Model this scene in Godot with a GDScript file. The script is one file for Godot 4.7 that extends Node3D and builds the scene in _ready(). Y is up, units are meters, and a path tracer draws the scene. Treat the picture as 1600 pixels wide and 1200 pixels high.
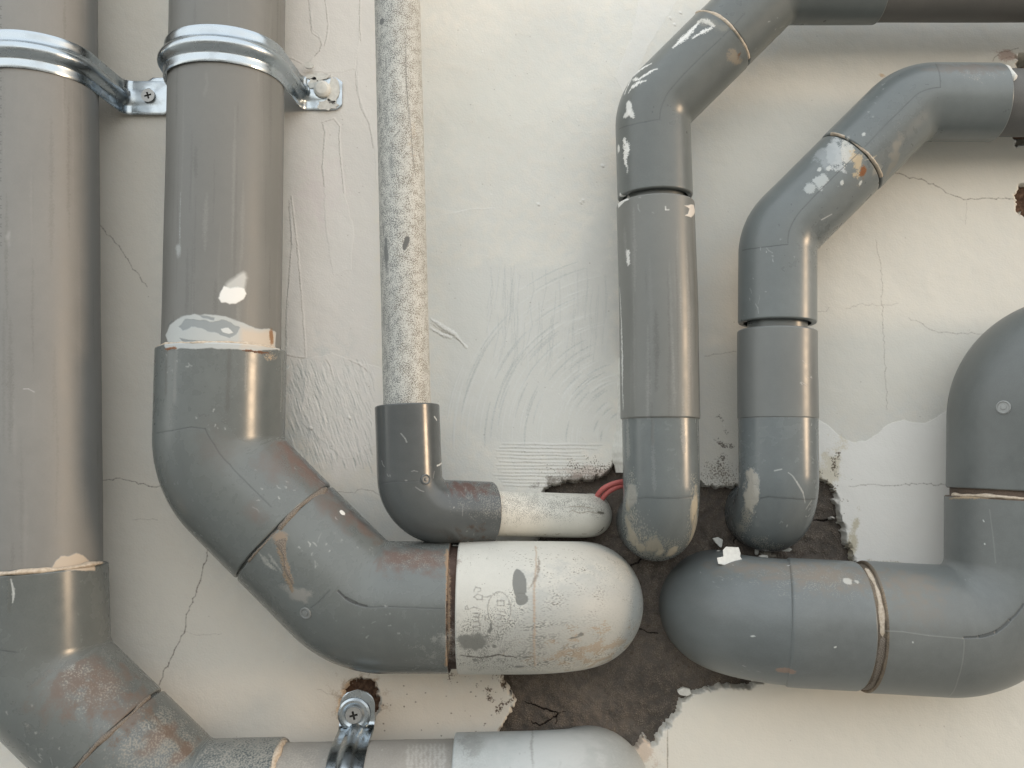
extends Node3D
# Grey drain pipes on a cracked, painted plaster wall. Metres, y up; the wall's face lies at z = 0.

const T := 512                      # side of the noise tiles
var coarse: PackedByteArray         # three seamless noise tiles, 0..255
var medium: PackedByteArray
var fine: PackedByteArray
var M := {}
var runs := {}
var taken := {}


# ---------------------------------------------------------------- paint: a colour + relief sheet laid out in metres
class Canvas:
	var w: int
	var h: int
	var k: float          # pixels per metre
	var ox: float
	var oy: float
	var up: float         # 1: rows run with v, -1: rows run against y
	var c := PackedByteArray()   # rgb, a = roughness
	var z := PackedFloat32Array()  # relief in millimetres
	var n0: PackedByteArray
	var n1: PackedByteArray
	var n2: PackedByteArray
	var rng := RandomNumberGenerator.new()

	func _init(width: float, height: float, per_metre: float, left: float, top: float, way: float, tiles: Array) -> void:
		k = per_metre
		w = int(width * k)
		h = int(height * k)
		ox = left
		oy = top
		up = way
		n0 = tiles[0]
		n1 = tiles[1]
		n2 = tiles[2]
		c.resize(w * h * 4)
		z.resize(w * h)
		rng.seed = 7

	func at(p: Vector2) -> Vector2:
		return Vector2((p.x - ox) * k, (p.y - oy) * k * up)

	func fill(from: float, to: float, col: Color, rough: float, mottle: float, grain: float, relief: float, lump := 0.0, warm := 0.0) -> void:
		var y0 := clampi(int((from - oy) * k * up), 0, h)
		var y1 := clampi(int((to - oy) * k * up), 0, h)
		var r := col.r * 255.0
		var g := col.g * 255.0
		var b := col.b * 255.0
		var ra := rough * 255.0
		for y in range(y0, y1):
			var row := (y & 511) * 512
			var row_b := ((y * 3 / 5 + 131) & 511) * 512
			var i := y * w * 4
			for x in w:
				var a := n0[row_b + ((x * 3 / 5 + 57) & 511)] / 128.0 - 1.0
				var m := n1[row + (x & 511)] / 128.0 - 1.0
				var f := n2[row + (x & 511)] / 128.0 - 1.0
				var s := 1.0 + mottle * (a + 0.4 * m) + grain * f
				var t := warm * m
				c[i] = clampi(int(r * (s + t)), 0, 255)
				c[i + 1] = clampi(int(g * s), 0, 255)
				c[i + 2] = clampi(int(b * (s - t)), 0, 255)
				c[i + 3] = clampi(int(ra * (1.0 + 0.12 * a + 0.10 * m)), 0, 255)
				z[i >> 2] = relief * f + lump * m
				i += 4

	func dab(i: int, col: Color, a: float, rough: float, lift: float) -> void:
		var j := i * 4
		c[j] = int(lerpf(c[j], col.r * 255.0, a))
		c[j + 1] = int(lerpf(c[j + 1], col.g * 255.0, a))
		c[j + 2] = int(lerpf(c[j + 2], col.b * 255.0, a))
		if rough > 0.0:
			c[j + 3] = int(lerpf(c[j + 3], rough * 255.0, a))
		z[i] += lift * a

	# a ragged oval spot
	func blot(p: Vector2, rx: float, ry: float, turn: float, col: Color, a := 1.0, rag := 0.5, rough := 0.5, lift := 0.15, soft := 0.25) -> void:
		var q := at(p)
		var x_r := maxf(rx * k, 0.6)
		var y_r := maxf(ry * k, 0.6)
		var reach := maxf(x_r, y_r) * (1.0 + rag * 0.7) + 2.0
		var ca := cos(turn)
		var sa := sin(turn)
		for y in range(maxi(0, int(q.y - reach)), mini(h, int(q.y + reach) + 1)):
			for x in range(int(q.x - reach), int(q.x + reach) + 1):
				var dx := x - q.x
				var dy := y - q.y
				var ex := (dx * ca + dy * sa) / x_r
				var ey := (dy * ca - dx * sa) / y_r
				var xx := posmod(x, w)
				var nn := (n1[(y & 511) * 512 + (xx & 511)] + 0.5 * n2[(y & 511) * 512 + (xx & 511)]) / 192.0 - 1.0
				var d := sqrt(ex * ex + ey * ey) + nn * rag
				if d < 1.0:
					dab(y * w + xx, col, a * clampf((1.0 - d) / soft, 0.0, 1.0), rough, lift)

	# flecks: where the fine noise passes a threshold that eases from the middle of an oval to its rim
	func speckle(p: Vector2, rx: float, ry: float, turn: float, col: Color, a: float, middle: float, rim: float, rough := 0.6, lift := -0.05, blocky := false) -> void:
		var q := at(p)
		var x_r := rx * k
		var y_r := ry * k
		var reach := maxf(x_r, y_r)
		var ca := cos(turn)
		var sa := sin(turn)
		for y in range(maxi(0, int(q.y - reach)), mini(h, int(q.y + reach) + 1)):
			for x in range(int(q.x - reach), int(q.x + reach) + 1):
				var dx := x - q.x
				var dy := y - q.y
				var ex := (dx * ca + dy * sa) / x_r
				var ey := (dy * ca - dx * sa) / y_r
				var d := ex * ex + ey * ey
				if d >= 1.0:
					continue
				var xx := posmod(x, w)
				var o := (y & 511) * 512 + (xx & 511)
				var nn := (n2[o] * 0.72 + n1[o] * 0.28) / 255.0
				if blocky:
					nn = (n2[o] * 0.35 + n1[((y + 77) & 511) * 512 + (xx & 511)] * 0.65) / 255.0
				var over := nn - lerpf(middle, rim, d)
				if over > 0.0:
					dab(y * w + xx, col, a * minf(1.0, over * 14.0), rough, lift)

	func segment(a: Vector2, b: Vector2, wide: float, col: Color, al: float, rag: float, rough: float, lift: float) -> void:
		var reach := wide + 1.5
		var lo := a.min(b) - Vector2(reach, reach)
		var hi := a.max(b) + Vector2(reach, reach)
		var ab := b - a
		var l2 := maxf(ab.length_squared(), 1e-6)
		for y in range(maxi(0, int(lo.y)), mini(h, int(hi.y) + 2)):
			for x in range(int(lo.x), int(hi.x) + 2):
				var p := Vector2(x, y)
				var t := clampf((p - a).dot(ab) / l2, 0.0, 1.0)
				var d := p.distance_to(a + ab * t)
				if d > reach:
					continue
				var xx := posmod(x, w)
				if rag > 0.0:
					d += rag * wide * (n2[(y & 511) * 512 + (xx & 511)] / 128.0 - 1.0)
				var f := clampf(wide + 0.5 - d, 0.0, 1.0)
				if f > 0.0:
					dab(y * w + xx, col, f * al, rough, lift)

	# a line through points; wander > 0 breaks it into a crack
	func stroke(pts: Array, wide: float, col: Color, a := 1.0, wander := 0.0, rag := 0.3, rough := 0.6, lift := 0.0, taper := true) -> void:
		var way := PackedVector2Array()
		for i in pts.size() - 1:
			var p := at(pts[i])
			var q := at(pts[i + 1])
			var n := maxi(1, int(p.distance_to(q) / 5.0)) if wander > 0.0 else 1
			for j in n:
				var r := p.lerp(q, float(j) / n)
				if wander > 0.0 and (i > 0 or j > 0):
					r += Vector2(rng.randf_range(-1, 1), rng.randf_range(-1, 1)) * wander
				way.append(r)
		way.append(at(pts[-1]))
		var m := way.size() - 1
		for i in m:
			var wd := wide * k
			if taper:
				wd *= 0.45 + 0.75 * sin(PI * (i + 0.5) / m)
			if wander > 0.0:
				wd *= rng.randf_range(0.5, 1.3)
			segment(way[i], way[i + 1], maxf(wd, 0.25), col, a, rag, rough, lift)

	# a filled outline with a ragged border and, if wanted, a raised rim
	func patch(poly: Array, col: Color, a: float, rag: float, soft: float, rough: float, lift: float, rim := 0.0) -> void:
		var pg := PackedVector2Array()
		for p in poly:
			pg.append(at(p))
		var lo := pg[0]
		var hi := pg[0]
		for p in pg:
			lo = lo.min(p)
			hi = hi.max(p)
		var n := pg.size()
		var rg := rag * k
		var sf := maxf(soft * k, 0.8)
		for y in range(maxi(0, int(lo.y - rg)), mini(h, int(hi.y + rg))):
			for x in range(int(lo.x - rg), int(hi.x + rg)):
				var xx := posmod(x, w)
				var o := (y & 511) * 512 + (xx & 511)
				var nn := (n1[o] + 0.4 * n2[o]) / 179.0 - 1.0
				var p := Vector2(x + nn * rg * 0.7, y + (n1[((y + 99) & 511) * 512 + ((xx + 41) & 511)] / 128.0 - 1.0) * rg * 0.7)
				if not Geometry2D.is_point_in_polygon(p, pg):
					continue
				var d := 1e9
				for i in n:
					var s := pg[i]
					var e := pg[(i + 1) % n] - s
					var t := clampf((p - s).dot(e) / maxf(e.length_squared(), 1e-6), 0.0, 1.0)
					d = minf(d, p.distance_squared_to(s + e * t))
				d = sqrt(d)
				dab(y * w + xx, col, a * minf(1.0, (d + 0.3) / sf), rough, lift + (rim * exp(-d * 0.6) if rim != 0.0 else 0.0))

	# short light scratches
	func scratches(count: int, from: Vector2, to: Vector2, col: Color, a: float) -> void:
		var hub := from
		var lean := 0.0
		for i in count:
			if i % 7 == 0:
				hub = Vector2(rng.randf_range(from.x, to.x), rng.randf_range(from.y, to.y))
				lean = rng.randf() * TAU
			var p := hub + Vector2(rng.randfn(), rng.randfn()) * 0.010
			var d := Vector2.from_angle(lean + rng.randfn() * 0.5) * rng.randf_range(0.0006, 0.003) * (1.0 if rng.randf() < 0.8 else 3.5)
			stroke([p, p + d * 0.5 + Vector2(rng.randf_range(-1, 1), rng.randf_range(-1, 1)) * 0.001, p + d], rng.randf_range(0.0002, 0.0005), col, a * rng.randf_range(0.3, 1.0), 0.0, 0.4, 0.6, 0.02)

	# faint runs of dust and rain along the pipe
	func runs_of_dust(count: int, from: float, to: float, light: Color, dark: Color, a: float) -> void:
		for i in count:
			var x := rng.randf_range(ox, -ox)
			var y := rng.randf_range(from, to)
			var l := rng.randf_range(0.02, 0.16)
			stroke([Vector2(x, y), Vector2(x + rng.randfn() * 0.0006, y + l * 0.5), Vector2(x + rng.randfn() * 0.001, minf(y + l, to))], rng.randf_range(0.0004, 0.0022), light if rng.randf() < 0.6 else dark, a * rng.randf_range(0.3, 1.0), 0.6, 0.9, 0.55, 0.0)

	func material(specular := 0.5) -> StandardMaterial3D:
		var m := StandardMaterial3D.new()
		var sheet := ImageTexture.create_from_image(Image.create_from_data(w, h, false, Image.FORMAT_RGBA8, c))
		m.albedo_texture = sheet
		m.roughness = 1.0
		m.roughness_texture = sheet
		m.roughness_texture_channel = BaseMaterial3D.TEXTURE_CHANNEL_ALPHA
		m.metallic_specular = specular
		m.heightmap_enabled = true
		m.heightmap_scale = 0.1      # centimetres for one unit of relief: a millimetre
		m.heightmap_texture = ImageTexture.create_from_image(Image.create_from_data(w, h, false, Image.FORMAT_RF, z.to_byte_array()))
		return m


# ---------------------------------------------------------------- nodes and names
func tag(o: Node3D, label: String, category: String, group := "", kind := "") -> void:
	if label:
		o.set_meta("label", label)
	if category:
		o.set_meta("category", category)
	if group:
		o.set_meta("group", group)
	if kind:
		o.set_meta("kind", kind)


func numbered(called: String) -> String:
	var n: int = taken.get(called, 0)
	taken[called] = n + 1
	return called if n == 0 else "%s_%03d" % [called, n]


func thing(called: String, where: Vector3, label: String, category: String, group := "") -> Node3D:
	var o := Node3D.new()
	o.name = numbered(called)
	add_child(o)
	o.position = where
	tag(o, label, category, group)
	return o


func part(called: String, mesh: Mesh, m: Material, parent: Node3D, label := "") -> MeshInstance3D:
	var o := MeshInstance3D.new()
	o.name = called
	o.mesh = mesh
	o.material_override = m
	parent.add_child(o, true)
	if parent != self:
		var t := Vector3.ZERO
		var p: Node3D = parent
		while p != self:
			t += p.position
			p = p.get_parent()
		o.position = -t                 # meshes are written in the wall's metres
	if label:
		o.set_meta("label", label)
	return o


func plain(r: float, g: float, b: float, rough: float, metal := 0.0, specular := 0.5) -> StandardMaterial3D:
	var m := StandardMaterial3D.new()
	m.albedo_color = Color(r, g, b).linear_to_srgb()
	m.roughness = rough
	m.metallic = metal
	m.metallic_specular = specular
	return m


func packed(v: PackedVector3Array, n: PackedVector3Array, uv: PackedVector2Array, idx: PackedInt32Array) -> ArrayMesh:
	var a := []
	a.resize(Mesh.ARRAY_MAX)
	a[Mesh.ARRAY_VERTEX] = v
	a[Mesh.ARRAY_NORMAL] = n
	a[Mesh.ARRAY_TEX_UV] = uv
	a[Mesh.ARRAY_INDEX] = idx
	var m := ArrayMesh.new()
	m.add_surface_from_arrays(Mesh.PRIMITIVE_TRIANGLES, a)
	return m


# ---------------------------------------------------------------- pipe runs
func make_run(data: Array) -> Dictionary:
	var nodes: Array = data[0]
	var bends: Array = data[1]
	var pts := PackedVector3Array([nodes[0]])
	for i in range(1, nodes.size() - 1):
		var a: Vector3 = (nodes[i - 1] - nodes[i]).normalized()
		var b: Vector3 = (nodes[i + 1] - nodes[i]).normalized()
		var th := PI - acos(clampf(a.dot(b), -1, 1))
		if th < 0.02:
			pts.append(nodes[i])
			continue
		var rb: float = bends[i - 1]
		var p0: Vector3 = nodes[i] + a * rb * tan(th / 2)
		var cen: Vector3 = nodes[i] + (a + b).normalized() * (rb / cos(th / 2))
		var e1 := (p0 - cen) / rb
		var n := maxi(3, ceili(rad_to_deg(th) / 3.0))
		for j in n + 1:
			pts.append(cen + rb * (e1 * cos(th * j / n) - a * sin(th * j / n)))
	pts.append(nodes[-1])
	var q := PackedVector3Array([pts[0]])
	for i in pts.size() - 1:
		var n := maxi(1, int(pts[i].distance_to(pts[i + 1]) / 0.012))
		for j in range(1, n + 1):
			q.append(pts[i].lerp(pts[i + 1], float(j) / n))
	var s := PackedFloat32Array([0.0])
	var t := PackedVector3Array()
	var f := PackedVector3Array()
	var front := Vector3(0, 0, 1)
	for i in q.size():
		if i > 0:
			s.append(s[i - 1] + q[i].distance_to(q[i - 1]))
		var d := (q[mini(i + 1, q.size() - 1)] - q[maxi(i - 1, 0)]).normalized()
		t.append(d)
		front = (front - d * front.dot(d)).normalized()
		f.append(front)
	return {"q": q, "s": s, "t": t, "f": f, "r": data[2], "long": s[-1]}


func frame(run: Dictionary, v: float) -> Array:
	var s: PackedFloat32Array = run.s
	var i := clampi(s.bsearch(v) - 1, 0, s.size() - 2)
	var e := clampf((v - s[i]) / maxf(s[i + 1] - s[i], 1e-9), 0, 1)
	var t: Vector3 = run.t[i].lerp(run.t[i + 1], e).normalized()
	var f: Vector3 = run.f[i].lerp(run.f[i + 1], e)
	f = (f - t * f.dot(t)).normalized()
	return [run.q[i].lerp(run.q[i + 1], e), t, f, t.cross(f)]


# a length of pipe or fitting from v0 to v1 along the run; lips are the rounded, hollow ends of sockets
func tube(run: Dictionary, v0: float, v1: float, r: float, lip0 := false, lip1 := false, flare := 0.0) -> ArrayMesh:
	const N := 80
	var rings := []                                         # [v, radius, tilt of the normal along the run]
	var inner := r * 0.86
	var e := 0.0014
	if lip0:
		rings.append_array([[v0, inner, -9.0], [v0, r - e, -9.0], [v0, r - e, -2.0], [v0 + e * 0.4, r - e * 0.35, -1.0], [v0 + e * 1.2, r, 0.0]])
	else:
		rings.append([v0, r, 0.0])
	for v in run.s:
		if v > v0 + 0.003 and v < v1 - 0.003:
			rings.append([v, r, 0.0])
	if lip1:
		rings.append_array([[v1 - e * 1.2, r, 0.0], [v1 - e * 0.4, r - e * 0.35, 1.0], [v1, r - e, 2.0], [v1, r - e, 9.0], [v1, inner, 9.0]])
	else:
		rings.append([v1, r, 0.0])
	var vv := PackedVector3Array()
	var nn := PackedVector3Array()
	var uv := PackedVector2Array()
	var idx := PackedInt32Array()
	for k in rings.size():
		var g: Array = rings[k]
		var fr := frame(run, g[0])
		for j in N + 1:
			var phi := -PI + TAU * j / N
			var rad: Vector3 = fr[2] * cos(phi) + fr[3] * sin(phi)
			var rr: float = g[1] * (1.0 + 0.0022 * sin(3.0 * phi + g[0] * 21.0) + 0.0018 * sin(2.0 * phi - g[0] * 47.0))
			if flare != 0.0:
				rr += flare * smoothstep(v0, v1, g[0])
			vv.append(fr[0] + rad * rr)
			nn.append((rad + fr[1] * g[2]).normalized() if absf(g[2]) < 5.0 else fr[1] * signf(g[2]))
			uv.append(Vector2(float(j) / N, g[0] / run.long))
		if k > 0:
			for j in N:
				var a := (k - 1) * (N + 1) + j
				var b := k * (N + 1) + j
				idx.append_array([a, b, b + 1, a, b + 1, a + 1])
	return packed(vv, nn, uv, idx)


func on(run: Dictionary, p: Vector2, r: float) -> Array:      # point and normal on the pipe's skin; p = (metres round, metres along)
	var fr := frame(run, p.y)
	var phi: float = p.x / run.r
	var rad: Vector3 = fr[2] * cos(phi) + fr[3] * sin(phi)
	return [fr[0] + rad * r, rad]


# a lumpy bead of sealant or mortar: way holds [point, normal, half width, height]
func bead(way: Array, seed_: int, rough := 0.35) -> ArrayMesh:
	var rng := RandomNumberGenerator.new()
	rng.seed = seed_
	const N := 7
	var st := SurfaceTool.new()
	st.begin(Mesh.PRIMITIVE_TRIANGLES)
	st.set_smooth_group(0)
	var m := way.size()
	var ring := []
	for i in m:
		var d: Vector3 = (way[mini(i + 1, m - 1)][0] - way[maxi(i - 1, 0)][0]).normalized()
		var n: Vector3 = way[i][1]
		var side := d.cross(n).normalized()
		var end := 0.12 if i == 0 or i == m - 1 else 1.0
		var uneven := 0.5 * sin(i * 0.41 + seed_ * 1.7) + 0.35 * sin(i * 0.93 + seed_ * 0.6) + 0.3 * sin(i * 0.17 + seed_)
		var ww: float = way[i][2] * end * (1.0 + rough * 1.3 * uneven + rng.randf_range(-0.06, 0.06))
		var hh: float = way[i][3] * end * (1.0 + rough * 1.1 * sin(i * 0.29 + seed_ * 2.1) + rng.randf_range(-0.06, 0.06))
		var row := []
		for j in N + 1:
			var a := PI * j / N
			row.append(way[i][0] + side * cos(a) * ww * rng.randf_range(0.96, 1.04) + n * (sin(a) * hh * rng.randf_range(0.95, 1.05) - 0.0006))
		ring.append(row)
	for i in m - 1:
		for j in N:
			for q in [[i, j], [i, j + 1], [i + 1, j + 1], [i, j], [i + 1, j + 1], [i + 1, j]]:
				st.add_vertex(ring[q[0]][q[1]])
	st.index()
	st.generate_normals()
	return st.commit()


func ring_bead(run: Dictionary, v: float, r: float, from: float, to: float, wide: float, high: float, seed_: int, sway := 0.0) -> ArrayMesh:
	var way := []
	var rng := RandomNumberGenerator.new()
	rng.seed = seed_ + 50
	var n := maxi(8, int(absf(to - from) * r / 0.003))
	for i in n + 1:
		var phi := lerpf(from, to, float(i) / n)
		var p := on(run, Vector2(phi * run.r, v + sway * sin(i * 0.31 + seed_) + rng.randf_range(-1, 1) * sway * 0.4), r)
		way.append([p[0], p[1], wide, high])
	return bead(way, seed_)


func skin_bead(run: Dictionary, pts: Array, r: float, wide: Array, high: float, seed_: int) -> ArrayMesh:
	var way := []
	var m := pts.size()
	for i in m - 1:
		var n := maxi(1, int((pts[i + 1] - pts[i]).length() / 0.003))
		for j in n + (1 if i == m - 2 else 0):
			var e: float = float(j) / n
			var p := on(run, pts[i].lerp(pts[i + 1], e), r)
			var ww := lerpf(wide[i], wide[i + 1], e)
			way.append([p[0], p[1], ww, minf(high, ww * 0.8)])
	return bead(way, seed_)


# a turned disc: profile holds (radius, height) along the axis
func lathe(at: Vector3, axis: Vector3, profile: Array, sides := 24) -> ArrayMesh:
	var st := SurfaceTool.new()
	st.begin(Mesh.PRIMITIVE_TRIANGLES)
	var x := axis.cross(Vector3(0.31, 0.93, 0.2)).normalized()
	var y := axis.cross(x)
	for i in profile.size() - 1:
		st.set_smooth_group(i)
		for j in sides:
			var q := []
			for s in [[i, j], [i, j + 1], [i + 1, j + 1], [i + 1, j]]:
				var a: float = TAU * s[1] / sides
				q.append(at + (x * cos(a) + y * sin(a)) * profile[s[0]][0] + axis * profile[s[0]][1])
			for s in [0, 1, 2, 0, 2, 3]:
				st.add_vertex(q[s])
	st.index()
	st.generate_normals()
	return st.commit()


# ---------------------------------------------------------------- strap clamps
# way: points (along the wall, out of it) of the strap's middle; built in x-z and turned about z by `turn`
func strap(at: Vector3, turn: float, way: PackedVector2Array, half: float, rib: float, rib_at: PackedFloat32Array, narrow: PackedFloat32Array) -> ArrayMesh:
	var prof := []                                          # across the strap: (offset, rise)
	for i in 23:
		var y := lerpf(-1.0, 1.0, i / 22.0)
		var rise := 0.0
		if absf(y) < 0.46:
			rise = pow(cos(y / 0.46 * PI / 2), 0.8)
		prof.append([y, rise])
	var m := way.size()
	var b := Basis(Vector3(0, 0, 1), turn)
	var thick := 0.0016
	var v := PackedVector3Array()
	var st := SurfaceTool.new()
	st.begin(Mesh.PRIMITIVE_TRIANGLES)
	var outer := []
	var inner := []
	for i in m:
		var d := (way[mini(i + 1, m - 1)] - way[maxi(i - 1, 0)]).normalized()
		var n := Vector2(-d.y, d.x)
		if n.y < 0.0 and absf(n.x) < 0.5:
			n = -n
		var ro := []
		var ri := []
		for p in prof:
			var y: float = p[0] * half * narrow[i]
			var lift: float = p[1] * rib * rib_at[i]
			var edge := 0.0005 if absf(p[0]) > 0.99 else 0.0
			var o := way[i] + n * (thick + lift - edge)
			var u := way[i] + n * lift
			ro.append(at + b * Vector3(o.x, y, o.y))
			ri.append(at + b * Vector3(u.x, y, u.y))
		outer.append(ro)
		inner.append(ri)
	var k := prof.size()
	for i in m - 1:
		for j in k - 1:
			st.set_smooth_group(0)
			for q in [outer[i][j], outer[i + 1][j], outer[i + 1][j + 1], outer[i][j], outer[i + 1][j + 1], outer[i][j + 1]]:
				st.add_vertex(q)
			st.set_smooth_group(1)
			for q in [inner[i][j], inner[i + 1][j + 1], inner[i + 1][j], inner[i][j], inner[i][j + 1], inner[i + 1][j + 1]]:
				st.add_vertex(q)
		st.set_smooth_group(2)
		for q in [outer[i][0], inner[i][0], inner[i + 1][0], outer[i][0], inner[i + 1][0], outer[i + 1][0], outer[i][k - 1], inner[i + 1][k - 1], inner[i][k - 1], outer[i][k - 1], outer[i + 1][k - 1], inner[i + 1][k - 1]]:
			st.add_vertex(q)
	st.set_smooth_group(3)
	for i in [0, m - 1]:
		for j in k - 1:
			for q in [outer[i][j], outer[i][j + 1], inner[i][j + 1], outer[i][j], inner[i][j + 1], inner[i][j]]:
				st.add_vertex(q)
	st.index()
	st.generate_normals()
	return st.commit()


func strap_way(r: float, out: float, leave: float, tab: float, ear: float) -> Array:
	# right half from the crown down to the ear, then mirrored. out: height of the pipe's axis over the ear's plane
	var half := PackedVector2Array()
	for i in 15:
		var a := leave * i / 14.0
		half.append(Vector2(sin(a) * r, out + cos(a) * r))
	var p := half[half.size() - 1]
	var d := Vector2(cos(leave), -sin(leave))
	var fr := 0.011                                          # fillet between the strap and its ear
	var drop := fr * (1.0 - cos(leave))
	var run_ := (p.y - tab - drop) / sin(leave)
	for i in range(1, 6):
		half.append(p + d * run_ * i / 5.0)
	var q := half[half.size() - 1]
	for i in range(1, 8):
		var a := leave * (1.0 - i / 7.0)
		half.append(q + Vector2(fr * (sin(leave) - sin(a)), -fr * (cos(a) - cos(leave))))
	q = half[half.size() - 1]
	for i in range(1, 11):
		half.append(q + Vector2(ear * i / 10.0, 0))
	var way := PackedVector2Array()
	for i in range(half.size() - 1, 0, -1):
		way.append(Vector2(-half[i].x, half[i].y))
	way.append_array(half)
	return [way, q.x, half.size()]


func clamp_parts(o: Node3D, at: Vector3, turn: float, r: float, out: float, leave: float, tab: float, ear: float, half: float, round_end: bool, rib: float) -> Array:
	var sw := strap_way(r, out, leave, tab, ear)
	var way: PackedVector2Array = sw[0]
	var ribs := PackedFloat32Array()
	var nar := PackedFloat32Array()
	for i in way.size():
		var x := absf(way[i].x)
		ribs.append(lerpf(1.0, 0.16, smoothstep(r * 0.97, sw[1] + 0.004, x)) * (1.0 - smoothstep(sw[1] + ear * 0.55, sw[1] + ear * 0.8, x)))
		var e = (x - sw[1]) / ear
		if round_end:
			nar.append(1.0 if e < 0.45 else sqrt(maxf(0.0004, 1.0 - pow((e - 0.45) / 0.5501, 2.0))))
		else:
			nar.append(1.0 if e < 0.82 else lerpf(1.0, 0.72, (e - 0.82) / 0.18))
	part("strap", strap(at, turn, way, half, rib, ribs, nar), M.steel, o)
	return [sw[1], ear]


func screw(parent: Node3D, at: Vector3, r: float, high: float, turn: float, m: Material) -> void:
	var c := CSGCylinder3D.new()
	c.name = "screw"
	c.radius = r
	c.height = high
	c.sides = 28
	c.smooth_faces = true
	c.material = m
	parent.add_child(c, true)
	c.position = at - parent.position
	c.rotation = Vector3(PI / 2, 0, 0)
	for i in 2:
		var b := CSGBox3D.new()
		b.name = "cross_slot"
		b.operation = CSGShape3D.OPERATION_SUBTRACTION
		b.size = Vector3(r * 1.05, high, r * 0.26)
		b.position = Vector3(0, high * 0.55, 0)
		b.rotation = Vector3(0, turn + PI / 2 * i, 0)
		b.material = M.slot
		c.add_child(b, true)


# a small curled flake with a traced outline
func flake(at: Vector3, out: Vector3, outline: Array, thick: float, curl: float) -> ArrayMesh:
	var x := Vector3.UP.cross(out).normalized()
	var y := out.cross(x)
	var pg := PackedVector2Array(outline)
	var tri := Geometry2D.triangulate_polygon(pg)
	var st := SurfaceTool.new()
	st.begin(Mesh.PRIMITIVE_TRIANGLES)
	var put := func(p: Vector2, up: float) -> Vector3:
		return at + x * p.x + y * p.y + out * (up + curl * p.length_squared() / 0.0004)
	st.set_smooth_group(-1)
	for i in range(0, tri.size(), 3):
		for s in [0, 1, 2]:
			st.add_vertex(put.call(pg[tri[i + s]], thick))
		for s in [0, 2, 1]:
			st.add_vertex(put.call(pg[tri[i + s]], 0.0))
	for i in pg.size():
		var a := pg[i]
		var b := pg[(i + 1) % pg.size()]
		for q in [put.call(a, thick), put.call(b, thick), put.call(b, 0.0), put.call(a, thick), put.call(b, 0.0), put.call(a, 0.0)]:
			st.add_vertex(q)
	st.generate_normals()
	return st.commit()


func ragged(rx: float, ry: float, n: int, seed_: int, rough := 0.3) -> Array:
	var rng := RandomNumberGenerator.new()
	rng.seed = seed_
	var out := []
	for i in n:
		var a := TAU * i / n
		var s := rng.randf_range(1.0 - rough, 1.0)
		out.append(Vector2(cos(a) * rx, sin(a) * ry) * s)
	return out


func noise_tile(frequency: float, seed_: int, octaves: int) -> PackedByteArray:
	var n := FastNoiseLite.new()
	n.seed = seed_
	n.noise_type = FastNoiseLite.TYPE_SIMPLEX
	n.frequency = frequency
	n.fractal_octaves = octaves
	var im := n.get_seamless_image(T, T)
	im.convert(Image.FORMAT_L8)
	return im.get_data()


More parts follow.
